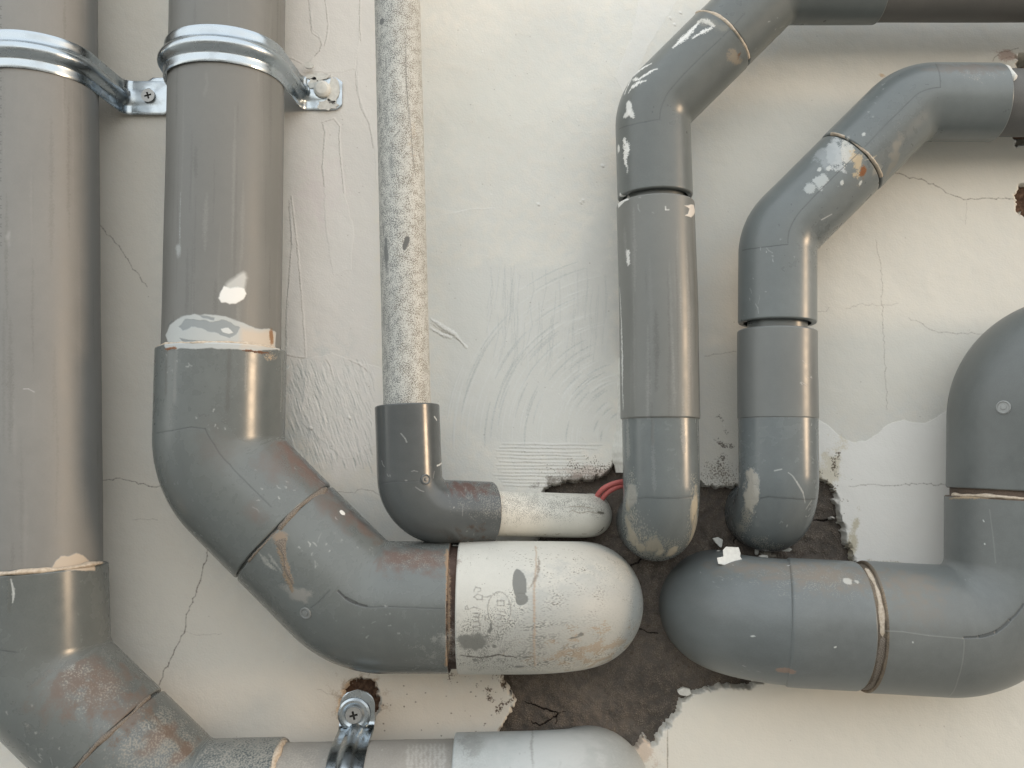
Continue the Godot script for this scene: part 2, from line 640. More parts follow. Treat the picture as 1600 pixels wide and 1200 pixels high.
func _ready() -> void:
	# ------------------------------------------------------------ camera, sky, sun, exposure
	var cam := Camera3D.new()
	cam.name = "camera"
	add_child(cam)
	cam.position = Vector3(0, 1.2, 0.97)
	cam.rotation_degrees = Vector3(5, 0, 0)
	cam.fov = 45
	cam.near = 0.02
	cam.far = 400
	cam.current = true

	var env := Environment.new()
	env.background_mode = Environment.BG_SKY
	var sky := ProceduralSkyMaterial.new()
	sky.sky_top_color = Color(0.78, 0.80, 0.815)
	sky.sky_horizon_color = Color(0.88, 0.865, 0.825)
	sky.sky_curve = 0.2
	sky.ground_bottom_color = Color(0.2, 0.19, 0.18)
	sky.ground_horizon_color = Color(0.5, 0.49, 0.47)
	sky.sun_angle_max = 24.0
	sky.sun_curve = 0.12
	env.sky = Sky.new()
	env.sky.sky_material = sky
	env.tonemap_mode = Environment.TONE_MAPPER_LINEAR
	env.tonemap_exposure = 2.75
	env.sdfgi_enabled = true
	env.ssao_enabled = true
	env.ssil_enabled = true
	var we := WorldEnvironment.new()
	we.environment = env
	add_child(we)

	var sun := DirectionalLight3D.new()
	sun.name = "sun"
	add_child(sun)
	sun.light_color = Color(1.0, 0.87, 0.72)
	sun.light_energy = 0.16
	sun.light_angular_distance = 11.0
	sun.shadow_enabled = true
	var az := deg_to_rad(72.0)           # towards the right, almost along the wall
	var el := deg_to_rad(5.0)
	sun.look_at_from_position(Vector3(sin(az) * cos(el), sin(el), cos(az) * cos(el)), Vector3.ZERO)

	# ------------------------------------------------------------ noise and plain materials
	coarse = noise_tile(0.006, 11, 4)
	medium = noise_tile(0.035, 12, 3)
	fine = noise_tile(0.29, 13, 2)
	var tiles := [coarse, medium, fine]
	M.steel = plain(0.42, 0.465, 0.50, 0.24, 1.0)
	M.steel.roughness_texture = noise_picture(0.03)
	M.steel.roughness = 0.5
	M.steel.uv1_triplanar = true
	M.steel.uv1_world_triplanar = true
	M.steel.uv1_scale = Vector3(6, 6, 6)
	M.screw = plain(0.42, 0.42, 0.41, 0.45, 0.8)
	M.slot = plain(0.03, 0.028, 0.025, 0.8)
	M.brown = grainy(Color(0.24, 0.21, 0.185), Color(0.64, 0.60, 0.55), 130.0, 0.85)
	M.beige = grainy(Color(0.62, 0.55, 0.47), Color(0.84, 0.80, 0.74), 40.0, 0.7)
	M.white = grainy(Color(0.80, 0.80, 0.78), Color(0.90, 0.90, 0.88), 25.0, 0.6)
	M.grey_mortar = grainy(Color(0.42, 0.40, 0.37), Color(0.62, 0.60, 0.56), 45.0, 0.9)
	M.red = plain(0.47, 0.12, 0.11, 0.5)
	M.runB_plain = plain(0.20, 0.21, 0.208, 0.36)
	M.runC_plain = plain(0.10, 0.108, 0.11, 0.32)
	M.runF_plain = plain(0.27, 0.28, 0.275, 0.35)

	build_ground()
	build_opposite()
	build_wall(tiles)
	build_runs(tiles)
	build_clamps()
	build_small_things()


func noise_picture(frequency: float) -> ImageTexture:
	var n := FastNoiseLite.new()
	n.seed = 5
	n.frequency = frequency
	n.fractal_octaves = 4
	var im := n.get_seamless_image(256, 256)
	return ImageTexture.create_from_image(im)


func grainy(a: Color, b: Color, scale_: float, rough: float) -> StandardMaterial3D:
	var n := FastNoiseLite.new()
	n.seed = int(scale_) + 3
	n.frequency = 0.05
	n.fractal_octaves = 4
	var im := n.get_seamless_image(128, 128)
	im.convert(Image.FORMAT_RGB8)
	for y in 128:
		for x in 128:
			im.set_pixel(x, y, a.lerp(b, im.get_pixel(x, y).r))
	var m := StandardMaterial3D.new()
	m.albedo_texture = ImageTexture.create_from_image(im)
	m.uv1_triplanar = true
	m.uv1_world_triplanar = true
	m.uv1_scale = Vector3.ONE * scale_
	m.roughness = rough
	return m


func build_ground() -> void:
	var g := PlaneMesh.new()
	g.size = Vector2(120, 120)
	var m := grainy(Color(0.56, 0.55, 0.53), Color(0.64, 0.63, 0.605), 1.6, 0.92)
	var o := part("ground", g, m, self)
	o.position = Vector3(0, 0, 59.5)
	tag(o, "grey concrete yard in front of the plaster wall", "ground", "", "structure")


func build_opposite() -> void:       # the far side of the passage, behind the viewer: it keeps the low sky off the pipes
	var b := BoxMesh.new()
	b.size = Vector3(14, 1.8, 0.2)
	var o := part("opposite_wall", b, grainy(Color(0.72, 0.70, 0.67), Color(0.79, 0.77, 0.74), 1.2, 0.9), self)
	o.position = Vector3(-1.0, 0.9, 3.3)
	tag(o, "plain rendered wall along the far side of the passage", "wall", "", "structure")


# ---------------------------------------------------------------- the wall
const X0 := -0.72
const X1 := 0.72
const Y0 := 0.80
const Y1 := 1.80
var cavity := PackedVector2Array([Vector2(0.0306, 1.1713), Vector2(0.0439, 1.1799), Vector2(0.0599, 1.1819), Vector2(0.0833, 1.1839), Vector2(0.0966, 1.1885), Vector2(0.1040, 1.1952), Vector2(0.1095, 1.2071), Vector2(0.1236, 1.2178), Vector2(0.1737, 1.2178), Vector2(0.1964, 1.1793), Vector2(0.2130, 1.1759), Vector2(0.2363, 1.1779), Vector2(0.2667, 1.1945), Vector2(0.3172, 1.1879), Vector2(0.3277, 1.1812), Vector2(0.3341, 1.1726), Vector2(0.3376, 1.1581), Vector2(0.3406, 1.1489), Vector2(0.3325, 1.1436), Vector2(0.3392, 1.1436), Vector2(0.3436, 1.1370), Vector2(0.3458, 1.1220), Vector2(0.3507, 1.1108), Vector2(0.3548, 1.0925), Vector2(0.3289, 1.0471), Vector2(0.2616, 0.9829), Vector2(0.2405, 0.9739), Vector2(0.2091, 0.9752), Vector2(0.1934, 0.9714), Vector2(0.1829, 0.9676), Vector2(0.1750, 0.9625), Vector2(0.1696, 0.9548), Vector2(0.1629, 0.9434), Vector2(0.1563, 0.9333), Vector2(0.1496, 0.9257), Vector2(0.1417, 0.9143), Vector2(0.1340, 0.9257), Vector2(0.1234, 0.9099), Vector2(0.0649, 0.9004), Vector2(-0.0163, 0.9194), Vector2(-0.0078, 0.9371), Vector2(0.0000, 0.9510), Vector2(0.0046, 0.9605), Vector2(-0.0033, 0.9733), Vector2(-0.0111, 0.9829), Vector2(-0.0170, 0.9957), Vector2(0.0132, 1.0471), Vector2(0.0265, 1.1187)])
var screw_hole := PackedVector2Array([Vector2(-0.1762, 0.9574), Vector2(-0.1698, 0.9701), Vector2(-0.1647, 0.9778), Vector2(-0.1569, 0.9809), Vector2(-0.1471, 0.9822), Vector2(-0.1399, 0.9790), Vector2(-0.1385, 0.9688), Vector2(-0.1370, 0.9574), Vector2(-0.1401, 0.9434), Vector2(-0.1498, 0.9383), Vector2(-0.1694, 0.9415)])
var break_right := PackedVector2Array([Vector2(0.5453, 1.4980), Vector2(0.5400, 1.4875), Vector2(0.5400, 1.4736), Vector2(0.5451, 1.4652), Vector2(0.5632, 1.4596), Vector2(0.5751, 1.4910), Vector2(0.5655, 1.5050)])
var break_top := PackedVector2Array([Vector2(0.5392, 1.5579), Vector2(0.5433, 1.5438), Vector2(0.5673, 1.5416), Vector2(0.5870, 1.5899), Vector2(0.5822, 1.6328), Vector2(0.5549, 1.6414), Vector2(0.5478, 1.6378)])


func sink(p: Vector2, pg: PackedVector2Array, n: float) -> float:      # how far the coat has dropped at p, in metres
	var d := 1e9
	for i in pg.size():
		var s := pg[i]
		var e := pg[(i + 1) % pg.size()] - s
		var t := clampf((p - s).dot(e) / maxf(e.length_squared(), 1e-9), 0.0, 1.0)
		d = minf(d, p.distance_squared_to(s + e * t))
	d = sqrt(d)
	if not Geometry2D.is_point_in_polygon(p, pg):
		d = -d
	d += n * 0.0028
	return 0.025 * clampf((d + 0.001) / 0.0035, 0.0, 1.0)


func build_wall(tiles: Array) -> void:
	var o := thing("plaster_wall", Vector3(0, 0, 0), "cracked cream painted plaster wall with a broken patch of bare mortar behind the pipes", "wall")
	var cv := Canvas.new(X1 - X0, Y1 - Y0, 1422.0, X0, Y1, -1.0, tiles)
	paint_wall(cv)
	var m := cv.material(0.35)
	# the coat: a relief of 2 mm cells, dropping away at the breaks
	const NX := 720
	const NY := 500
	var boxes := []
	for pg in [cavity, screw_hole, break_right, break_top]:
		var r := Rect2(pg[0], Vector2.ZERO)
		for p in pg:
			r = r.expand(p)
		boxes.append([pg, r.grow(0.008)])
	var v := PackedVector3Array()
	var uv := PackedVector2Array()
	v.resize((NX + 1) * (NY + 1))
	uv.resize(v.size())
	for j in NY + 1:
		var y := lerpf(Y1, Y0, float(j) / NY)
		for i in NX + 1:
			var x := lerpf(X0, X1, float(i) / NX)
			var q := (j & 511) * 512
			var z := 0.0011 * (coarse[q + (i & 511)] / 128.0 - 1.0) + 0.0002 * (medium[q + (i & 511)] / 128.0 - 1.0)
			z *= smoothstep(0.0, 0.06, minf(minf(i, NX - i), minf(j, NY - j)) * 0.002)
			var p := Vector2(x, y)
			for b in boxes:
				if b[1].has_point(p):
					var n := medium[((j * 5) & 511) * 512 + ((i * 5) & 511)] / 128.0 - 1.0
					z -= sink(p, b[0], n + 0.6 * (fine[((j * 3) & 511) * 512 + ((i * 3) & 511)] / 128.0 - 1.0))
			v[j * (NX + 1) + i] = Vector3(x, y, z)
			uv[j * (NX + 1) + i] = Vector2(float(i) / NX, float(j) / NY)
	var n := PackedVector3Array()
	n.resize(v.size())
	for j in NY + 1:
		for i in NX + 1:
			var a := v[j * (NX + 1) + maxi(i - 1, 0)]
			var b := v[j * (NX + 1) + mini(i + 1, NX)]
			var c := v[mini(j + 1, NY) * (NX + 1) + i]
			var d := v[maxi(j - 1, 0) * (NX + 1) + i]
			n[j * (NX + 1) + i] = (b - a).cross(d - c).normalized()
	var idx := PackedInt32Array()
	idx.resize(NX * NY * 6)
	var k := 0
	for j in NY:
		for i in NX:
			var a := j * (NX + 1) + i
			for s in [a, a + 1, a + NX + 2, a, a + NX + 2, a + NX + 1]:
				idx[k] = s
				k += 1
	part("plaster_coat", packed(v, n, uv, idx), m, o)
	# the wall beyond the worked stretch, of the same paint
	var far := Canvas.new(1024.0 / 1422.0, 1024.0 / 1422.0, 1422.0, X0, Y1, -1.0, tiles)
	far.fill(Y1, Y1 - 1.0, WALL, 0.72, 0.020, 0.014, 0.07, 0.10, 0.008)
	var fm := far.material(0.35)
	fm.uv1_triplanar = true
	fm.uv1_world_triplanar = true
	fm.uv1_scale = Vector3.ONE * (1422.0 / 1024.0)
	var st := SurfaceTool.new()
	st.begin(Mesh.PRIMITIVE_TRIANGLES)
	st.set_smooth_group(-1)
	for r in [[-4.0, 0.0, X0, 3.4], [X1, 0.0, 4.0, 3.4], [X0, 0.0, X1, Y0], [X0, Y1, X1, 3.4]]:
		var q := [Vector3(r[0], r[1], 0), Vector3(r[0], r[3], 0), Vector3(r[2], r[3], 0), Vector3(r[2], r[1], 0)]
		for s in [0, 1, 2, 0, 2, 3]:
			st.add_vertex(q[s])
	st.generate_normals()
	part("plain_plaster", st.commit(), fm, o)
	var core := BoxMesh.new()
	core.size = Vector3(8, 3.4, 0.2)
	var cm := part("wall_core", core, M.grey_mortar, o)
	cm.position = Vector3(0, 1.7, -0.155)
	# bare mortar in the breaks
	var mc := Canvas.new(0.46, 0.42, 1900.0, -0.06, 1.29, -1.0, tiles)
	mc.fill(1.29, 0.87, Color(0.405, 0.376, 0.350), 0.95, 0.15, 0.13, 0.3, 0.6, 0.02)
	for i in 9:
		mc.blot(Vector2(mc.rng.randf_range(-0.04, 0.38), mc.rng.randf_range(0.9, 1.27)), 0.03, 0.02, mc.rng.randf() * 3.0, Color(0.47, 0.44, 0.41) if i % 2 else Color(0.29, 0.265, 0.24), 0.55, 0.9, 0.95, 0.4, 0.6)
	mc.speckle(Vector2(0.17, 1.06), 0.25, 0.25, 0.0, Color(0.56, 0.53, 0.49), 0.7, 0.66, 0.70, 0.95, 0.4)
	mc.speckle(Vector2(0.17, 1.06), 0.25, 0.25, 0.0, Color(0.24, 0.21, 0.19), 0.7, 0.76, 0.80, 0.95, -0.5, true)
	for cr in [[Vector2(0.1189, 1.0925), Vector2(0.1322, 1.0991), Vector2(0.1389, 1.1056), Vector2(0.1522, 1.1108)], [Vector2(0.3159, 1.1423), Vector2(0.3318, 1.1430), Vector2(0.3399, 1.1476)], [Vector2(0.0130, 0.9574), Vector2(0.0326, 0.9510), Vector2(0.0469, 0.9459), Vector2(0.0548, 0.9472)], [Vector2(0.0195, 0.9383), Vector2(0.0273, 0.9345), Vector2(0.0391, 0.9396), Vector2(0.0469, 0.9447), Vector2(0.0443, 0.9358)], [Vector2(0.1314, 1.0310), Vector2(0.1412, 1.0278), Vector2(0.1510, 1.0265)], [Vector2(0.2362, 1.1713), Vector2(0.2391, 1.1515), Vector2(0.2318, 1.1187)]]:
		mc.stroke(cr, 0.0006, Color(0.14, 0.12, 0.11), 0.85, 2.0, 0.3, 0.95, -1.5)
	var mm := mc.material(0.25)
	const MX := 230
	const MY := 210
	v = PackedVector3Array()
	uv = PackedVector2Array()
	n = PackedVector3Array()
	idx = PackedInt32Array()
	for j in MY + 1:
		for i in MX + 1:
			var p := Vector2(-0.06 + 0.46 * i / MX, 1.29 - 0.42 * j / MY)
			var z := -0.0100 + 0.0026 * (coarse[((j * 2) & 511) * 512 + ((i * 2) & 511)] / 128.0 - 1.0) + 0.0016 * (medium[((j * 2) & 511) * 512 + ((i * 2) & 511)] / 128.0 - 1.0) + 0.0005 * (fine[(j & 511) * 512 + (i & 511)] / 128.0 - 1.0)
			v.append(Vector3(p.x, p.y, z - 0.006 * smoothstep(1.135, 1.185, p.y) * (1.0 - smoothstep(0.10, 0.14, p.x))))
			uv.append(Vector2(float(i) / MX, float(j) / MY))
	for j in MY + 1:
		for i in MX + 1:
			n.append((v[j * (MX + 1) + mini(i + 1, MX)] - v[j * (MX + 1) + maxi(i - 1, 0)]).cross(v[maxi(j - 1, 0) * (MX + 1) + i] - v[mini(j + 1, MY) * (MX + 1) + i]).normalized())
	for j in MY:
		for i in MX:
			var a := j * (MX + 1) + i
			idx.append_array([a, a + 1, a + MX + 2, a, a + MX + 2, a + MX + 1])
	part("bare_mortar", packed(v, n, uv, idx), mm, o, "dark brown bare mortar exposed round the pipe ends")
	var rust := grainy(Color(0.22, 0.15, 0.11), Color(0.50, 0.40, 0.33), 30.0, 0.95)
	for hole in [[screw_hole, 31], [break_right, 32], [break_top, 33]]:
		var mid := Vector2.ZERO
		for p in hole[0]:
			mid += p / hole[0].size()
		var rng := RandomNumberGenerator.new()
		rng.seed = hole[1]
		var s2 := SurfaceTool.new()
		s2.begin(Mesh.PRIMITIVE_TRIANGLES)
		const G := 22
		var grid := []
		for j in G + 1:
			for i in G + 1:
				grid.append(Vector3(mid.x + 0.08 * (float(i) / G - 0.5), mid.y + 0.08 * (float(j) / G - 0.5), -0.009 + rng.randf_range(-1, 1) * 0.0022))
		for j in G:
			for i in G:
				var a := j * (G + 1) + i
				for s in [a, a + G + 1, a + G + 2, a, a + G + 2, a + 1]:
					s2.add_vertex(grid[s])
		s2.index()
		s2.generate_normals()
		part("broken_plaster", s2.commit(), rust, o)
	# a skin of paint that still bridges from the wall to a pipe, and lumps left round the edges
	var film := []
	var rng2 := RandomNumberGenerator.new()
	rng2.seed = 4
	var fs := SurfaceTool.new()
	fs.begin(Mesh.PRIMITIVE_TRIANGLES)
	var lf: Array = [Vector2(0.1119, 1.3119), Vector2(0.1109, 1.2849), Vector2(0.1100, 1.2579), Vector2(0.1084, 1.2345), Vector2(0.1042, 1.2178), Vector2(0.1048, 1.2045), Vector2(0.1086, 1.1899)]
	for i in lf.size() - 1:
		for s in 6:
			var p: Vector2 = lf[i].lerp(lf[i + 1], s / 6.0) + Vector2(rng2.randf_range(-1, 1) * 0.0007, 0)
			film.append([Vector3(p.x, p.y, 0.0), Vector3(p.x + 0.004, p.y, 0.016 + rng2.randf_range(-1, 1) * 0.001), Vector3(p.x + 0.0075 + rng2.randf_range(-1, 1) * 0.0008, p.y, 0.034 + rng2.randf_range(-1, 1) * 0.003)])
	for i in film.size() - 1:
		for j in 2:
			for q in [film[i][j], film[i][j + 1], film[i + 1][j + 1], film[i][j], film[i + 1][j + 1], film[i + 1][j]]:
				fs.add_vertex(q)
	fs.generate_normals()
	part("paint_skin", fs.commit(), M.white, o)
	for l in [[Vector3(-0.2347, 1.3018, 0.0120), 0.0045, 0.0028], [Vector3(-0.2183, 1.6279, 0.0060), 0.006, 0.004], [Vector3(0.1753, 0.9705, -0.0010), 0.009, 0.005]]:
		part("plaster_lump", flake(l[0], Vector3(0.1, -0.1, 1).normalized(), ragged(l[1], l[2], 11, int(l[1] * 1e5), 0.35), 0.003, -0.0004), M.white, o)


const WALL := Color(0.876, 0.866, 0.836)
const CRACK := Color(0.33, 0.29, 0.26)


func paint_wall(cv: Canvas) -> void:
	cv.fill(Y1, Y0, WALL, 0.72, 0.020, 0.014, 0.07, 0.10, 0.008)
	# older, dirtier paint left of the second pipe and below it; rougher skin
	var old := Color(0.868, 0.842, 0.798)
	cv.patch([Vector2(-0.5200, 1.7928), Vector2(-0.3690, 1.7928), Vector2(-0.3629, 1.3221), Vector2(-0.3711, 1.2245), Vector2(-0.3111, 1.1121), Vector2(-0.2166, 1.0213), Vector2(-0.1571, 0.9925), Vector2(0.0000, 0.9893), Vector2(0.0065, 0.9574), Vector2(-0.0130, 0.9257), Vector2(-0.0649, 0.9067), Vector2(-0.1935, 0.8317), Vector2(-0.4773, 0.8317)], old, 0.75, 0.012, 0.03, 0.85, 0.0)
	cv.patch([Vector2(0.1966, 1.5756), Vector2(0.2495, 1.6328), Vector2(0.3200, 1.6760), Vector2(0.6262, 1.6760), Vector2(0.6064, 1.3119), Vector2(0.4633, 1.2714), Vector2(0.4021, 1.2512), Vector2(0.3543, 1.2245), Vector2(0.3202, 1.2479), Vector2(0.1931, 1.1779)], Color(0.865, 0.850, 0.812), 0.7, 0.010, 0.02, 0.8, 0.0)
	for i in 4200:                       # orange-peel lumps of the old coat
		var p := Vector2(cv.rng.randf_range(-0.46, -0.33), cv.rng.randf_range(0.9, 1.72))
		if i % 3 == 0:
			p = Vector2(cv.rng.randf_range(-0.46, 0.0), cv.rng.randf_range(0.88, 1.12))
		cv.blot(p, cv.rng.randf_range(0.0008, 0.0022), cv.rng.randf_range(0.0006, 0.0014), cv.rng.randf() * 3.0, old, 0.12, 0.5, 0.85, cv.rng.randf_range(0.08, 0.30) * (1.0 if i % 4 else -1.0), 0.8)
	# thick newer white between the second pipe and the conduit
	cv.patch([Vector2(-0.2520, 1.7487), Vector2(-0.1400, 1.7487), Vector2(-0.1361, 1.2045), Vector2(-0.1864, 1.1779), Vector2(-0.2414, 1.2579)], Color(0.885, 0.876, 0.862), 0.8, 0.010, 0.012, 0.6, 0.08)
	cv.blot(Vector2(-0.2054, 1.4910), 0.030, 0.045, 0.2, Color(0.890, 0.852, 0.850), 0.5, 0.7, 0.6, 0.0, 0.7)
	cv.blot(Vector2(-0.2014, 1.2714), 0.045, 0.060, 0.2, Color(0.815, 0.828, 0.822), 0.6, 0.8, 0.6, 0.0, 0.6)
	# greyer wash of repaint right of the conduit, with brush marks
	cv.patch([Vector2(-0.0748, 1.4077), Vector2(-0.0272, 1.4201), Vector2(0.0544, 1.4159), Vector2(0.0888, 1.4701), Vector2(0.1126, 1.5261), Vector2(0.1159, 1.3119), Vector2(0.1136, 1.2178), Vector2(0.0401, 1.2078), Vector2(-0.0267, 1.2178), Vector2(-0.0738, 1.2579)], Color(0.848, 0.846, 0.826), 0.8, 0.012, 0.012, 0.62, 0.05)
	cv.blot(Vector2(0.0881, 1.3801), 0.03, 0.10, 0.1, Color(0.815, 0.815, 0.798), 0.4, 0.8, 0.65, 0.0, 0.6)
	cv.blot(Vector2(-0.0276, 1.5970), 0.09, 0.11, 0.4, Color(0.885, 0.872, 0.832), 0.5, 0.8, 0.65, 0.0, 0.8)
	for i in 150:
		var a := cv.rng.randf_range(-0.15, 1.0)
		var r := cv.rng.randf_range(0.03, 0.20)
		var mid: Vector2 = Vector2(0.1270, 1.2245)
		var pts := []
		var a0 := cv.rng.randf_range(1.75, 2.9)
		for j in 6:
			var b := a0 + j * 0.06
			pts.append(mid + Vector2(cos(b), sin(b)) * (r + a * 0.004))
		cv.stroke(pts, 0.0007, Color(0.875, 0.875, 0.86) if i % 3 else Color(0.755, 0.765, 0.755), 0.5, 0.0, 0.7, 0.6, 0.16 if i % 3 else -0.14)
	for i in 110:
		var p: Vector2 = Vector2(0.0000, 1.3733) + Vector2(cv.rng.randf_range(-0.03, 0.10), cv.rng.randf_range(-0.04, 0.04))
		cv.stroke([p, p + Vector2(cv.rng.randf_range(-0.003, 0.003), -0.02), p + Vector2(cv.rng.randf_range(-0.006, 0.002), -0.045)], 0.0004, Color(0.755, 0.765, 0.757) if i % 2 else Color(0.87, 0.87, 0.86), 0.4, 0.0, 0.9, 0.6, -0.14 if i % 2 else 0.14)
	# drag marks beside the second pipe's bend
	for i in 420:
		var p: Vector2 = Vector2(-0.1945, 1.2579) + Vector2(cv.rng.randf_range(-0.045, 0.045), cv.rng.randf_range(-0.055, 0.055))
		var l := cv.rng.randf_range(0.004, 0.018)
		cv.stroke([p, p + Vector2(l * 0.22 + cv.rng.randf_range(-0.001, 0.001), -l * 0.5), p + Vector2(l * 0.36, -l)], cv.rng.randf_range(0.0003, 0.0008), Color(0.90, 0.90, 0.89) if i % 2 else Color(0.76, 0.77, 0.755), 0.5, 0.0, 0.6, 0.6, 0.30 if i % 2 else -0.26)
	# trowel lines above the break
	for i in 13:
		var y := 692.0 + i * 5.4
		var p: Vector2 = Vector2(-0.0201, 1.2231) + Vector2(cv.rng.randf_range(0.0, 0.012), -0.00362 * i)
		var pts := []
		var l := cv.rng.randf_range(0.085, 0.125)
		for j in 7:
			pts.append(p + Vector2(l * j / 6.0, cv.rng.randf_range(-0.0006, 0.0006) - 0.0015 * j / 6.0))
		cv.stroke(pts, 0.0009, Color(0.895, 0.89, 0.875), 0.6, 0.0, 0.3, 0.6, 0.28)
		for j in 7:
			pts[j] -= Vector2(0, 0.0016)
		cv.stroke(pts, 0.0005, Color(0.70, 0.685, 0.66), 0.45, 0.0, 0.5, 0.7, -0.22)
	# the cleaner patch at the right, its wavy upper border standing proud
	cv.patch([Vector2(0.3189, 1.2479), Vector2(0.3282, 1.2432), Vector2(0.3366, 1.2352), Vector2(0.3464, 1.2271), Vector2(0.3577, 1.2238), Vector2(0.3711, 1.2265), Vector2(0.3814, 1.2325), Vector2(0.3876, 1.2398), Vector2(0.3965, 1.2439), Vector2(0.4100, 1.2479), Vector2(0.4186, 1.2452), Vector2(0.4320, 1.2445), Vector2(0.4436, 1.2499), Vector2(0.4546, 1.2573), Vector2(0.4659, 1.2546), Vector2(0.6035, 1.2579), Vector2(0.5932, 1.0665), Vector2(0.3493, 1.0665), Vector2(0.3550, 1.0991), Vector2(0.3436, 1.1370), Vector2(0.3328, 1.1746), Vector2(0.3200, 1.1912)], Color(0.940, 0.932, 0.912), 0.95, 0.0012, 0.0006, 0.6, 0.22, 0.18)
	cv.patch([Vector2(0.1574, 0.9257), Vector2(0.1696, 0.9574), Vector2(0.1861, 0.9676), Vector2(0.2484, 0.9752), Vector2(0.5882, 0.9752), Vector2(0.5798, 0.8193), Vector2(0.1559, 0.8193)], Color(0.880, 0.868, 0.832), 0.9, 0.0012, 0.001, 0.6, 0.15)
	cv.stroke([Vector2(0.1575, 0.9320), Vector2(0.1569, 0.8879)], 0.0005, Color(0.62, 0.58, 0.53), 0.7, 0.4, 0.3, 0.8, -0.3)
	cv.blot(Vector2(0.3307, 1.1945), 0.012, 0.035, 0.3, Color(0.83, 0.79, 0.70), 0.6, 0.9, 0.8, 0.0, 0.5)
	cv.speckle(Vector2(0.3328, 1.1746), 0.020, 0.040, 0.25, Color(0.38, 0.34, 0.29), 0.9, 0.56, 0.74, 0.9, -0.4, true)
	cv.blot(Vector2(0.3523, 1.1187), 0.005, 0.030, 0.15, Color(0.76, 0.72, 0.62), 0.7, 0.8, 0.8, 0.0, 0.5)
	# layers of thick paint lapping over one another, then their edges and drips
	for l in [[Vector2(-0.2222, 1.7268), Vector2(-0.2202, 1.6941), Vector2(-0.2177, 1.6724), Vector2(-0.2092, 1.6630), Vector2(-0.2062, 1.6543), Vector2(-0.2137, 1.6428), Vector2(-0.2246, 1.6328), Vector2(-0.2286, 1.6242), Vector2(-0.1835, 1.6242), Vector2(-0.1704, 1.6270), Vector2(-0.1661, 1.6615), Vector2(-0.1663, 1.7268)], [Vector2(-0.2381, 1.4826), Vector2(-0.2344, 1.4353), Vector2(-0.2364, 1.4008), Vector2(-0.2382, 1.3596), Vector2(-0.2380, 1.3167), Vector2(-0.2170, 1.3133), Vector2(-0.2206, 1.3596), Vector2(-0.2256, 1.4077), Vector2(-0.2305, 1.4492), Vector2(-0.2354, 1.4875)], [Vector2(-0.2006, 1.4910), Vector2(-0.2031, 1.5191), Vector2(-0.2011, 1.5579), Vector2(-0.2040, 1.5685), Vector2(-0.1917, 1.5728), Vector2(-0.1853, 1.5643), Vector2(-0.1834, 1.5261), Vector2(-0.1779, 1.4840), Vector2(-0.1692, 1.4492), Vector2(-0.1713, 1.4077), Vector2(-0.1902, 1.4008), Vector2(-0.1992, 1.4492)], [Vector2(-0.1690, 1.6270), Vector2(-0.1666, 1.6006), Vector2(-0.1615, 1.5828), Vector2(-0.1537, 1.5671), Vector2(-0.1485, 1.5402), Vector2(-0.1445, 1.4910), Vector2(-0.1232, 1.4910), Vector2(-0.1258, 1.7268), Vector2(-0.1649, 1.7268)], [Vector2(-0.2170, 1.3119), Vector2(-0.1888, 1.3173), Vector2(-0.1617, 1.3079), Vector2(-0.1346, 1.3018), Vector2(-0.1337, 1.2245), Vector2(-0.1735, 1.2045), Vector2(-0.2210, 1.2445)], [Vector2(0.1397, 1.7195), Vector2(0.1886, 1.7195), Vector2(0.1529, 1.6615), Vector2(0.1209, 1.5970), Vector2(0.1108, 1.6184), Vector2(0.1286, 1.6615)]]:
		cv.patch(l, Color(0.905, 0.897, 0.882), 0.45, 0.0022, 0.0006, 0.55, 0.30, 0.16)
	for e in [[Vector2(-0.2228, 1.7195), Vector2(-0.2202, 1.6941), Vector2(-0.2177, 1.6724), Vector2(-0.2169, 1.6687), Vector2(-0.2092, 1.6630), Vector2(-0.2063, 1.6558), Vector2(-0.2082, 1.6486), Vector2(-0.2137, 1.6428)], [Vector2(-0.2046, 1.7195), Vector2(-0.2021, 1.6941), Vector2(-0.1997, 1.6774), Vector2(-0.2009, 1.6651), Vector2(-0.2035, 1.6543)], [Vector2(-0.1655, 1.7195), Vector2(-0.1656, 1.6760), Vector2(-0.1640, 1.6601)], [Vector2(-0.1690, 1.6256), Vector2(-0.1666, 1.6006), Vector2(-0.1615, 1.5828), Vector2(-0.1537, 1.5671), Vector2(-0.1485, 1.5402)], [Vector2(-0.2361, 1.4875), Vector2(-0.2305, 1.4492), Vector2(-0.2256, 1.4077), Vector2(-0.2206, 1.3596), Vector2(-0.2170, 1.3146)], [Vector2(-0.2381, 1.4826), Vector2(-0.2344, 1.4353), Vector2(-0.2364, 1.4008), Vector2(-0.2382, 1.3596), Vector2(-0.2380, 1.3167), Vector2(-0.2278, 1.3140), Vector2(-0.2170, 1.3133)], [Vector2(-0.2007, 1.4980), Vector2(-0.2031, 1.5191), Vector2(-0.2011, 1.5579), Vector2(-0.2040, 1.5685), Vector2(-0.1917, 1.5728), Vector2(-0.1853, 1.5643), Vector2(-0.1858, 1.5508), Vector2(-0.1834, 1.5261), Vector2(-0.1794, 1.4910)], [Vector2(-0.2456, 1.6428), Vector2(-0.2358, 1.6385), Vector2(-0.2274, 1.6342)], [Vector2(-0.1718, 1.3119), Vector2(-0.1644, 1.3079), Vector2(-0.1576, 1.3045), Vector2(-0.1521, 1.2997)], [Vector2(-0.1954, 1.3119), Vector2(-0.1906, 1.3051), Vector2(-0.1884, 1.2950)]]:
		cv.stroke(e, 0.0007, Color(0.91, 0.90, 0.885), 0.5, 0.7, 0.4, 0.55, 0.2, false)
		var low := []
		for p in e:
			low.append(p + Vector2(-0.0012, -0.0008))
		cv.stroke(low, 0.0003, Color(0.60, 0.57, 0.54), 0.5, 0.7, 0.5, 0.7, -0.12, false)
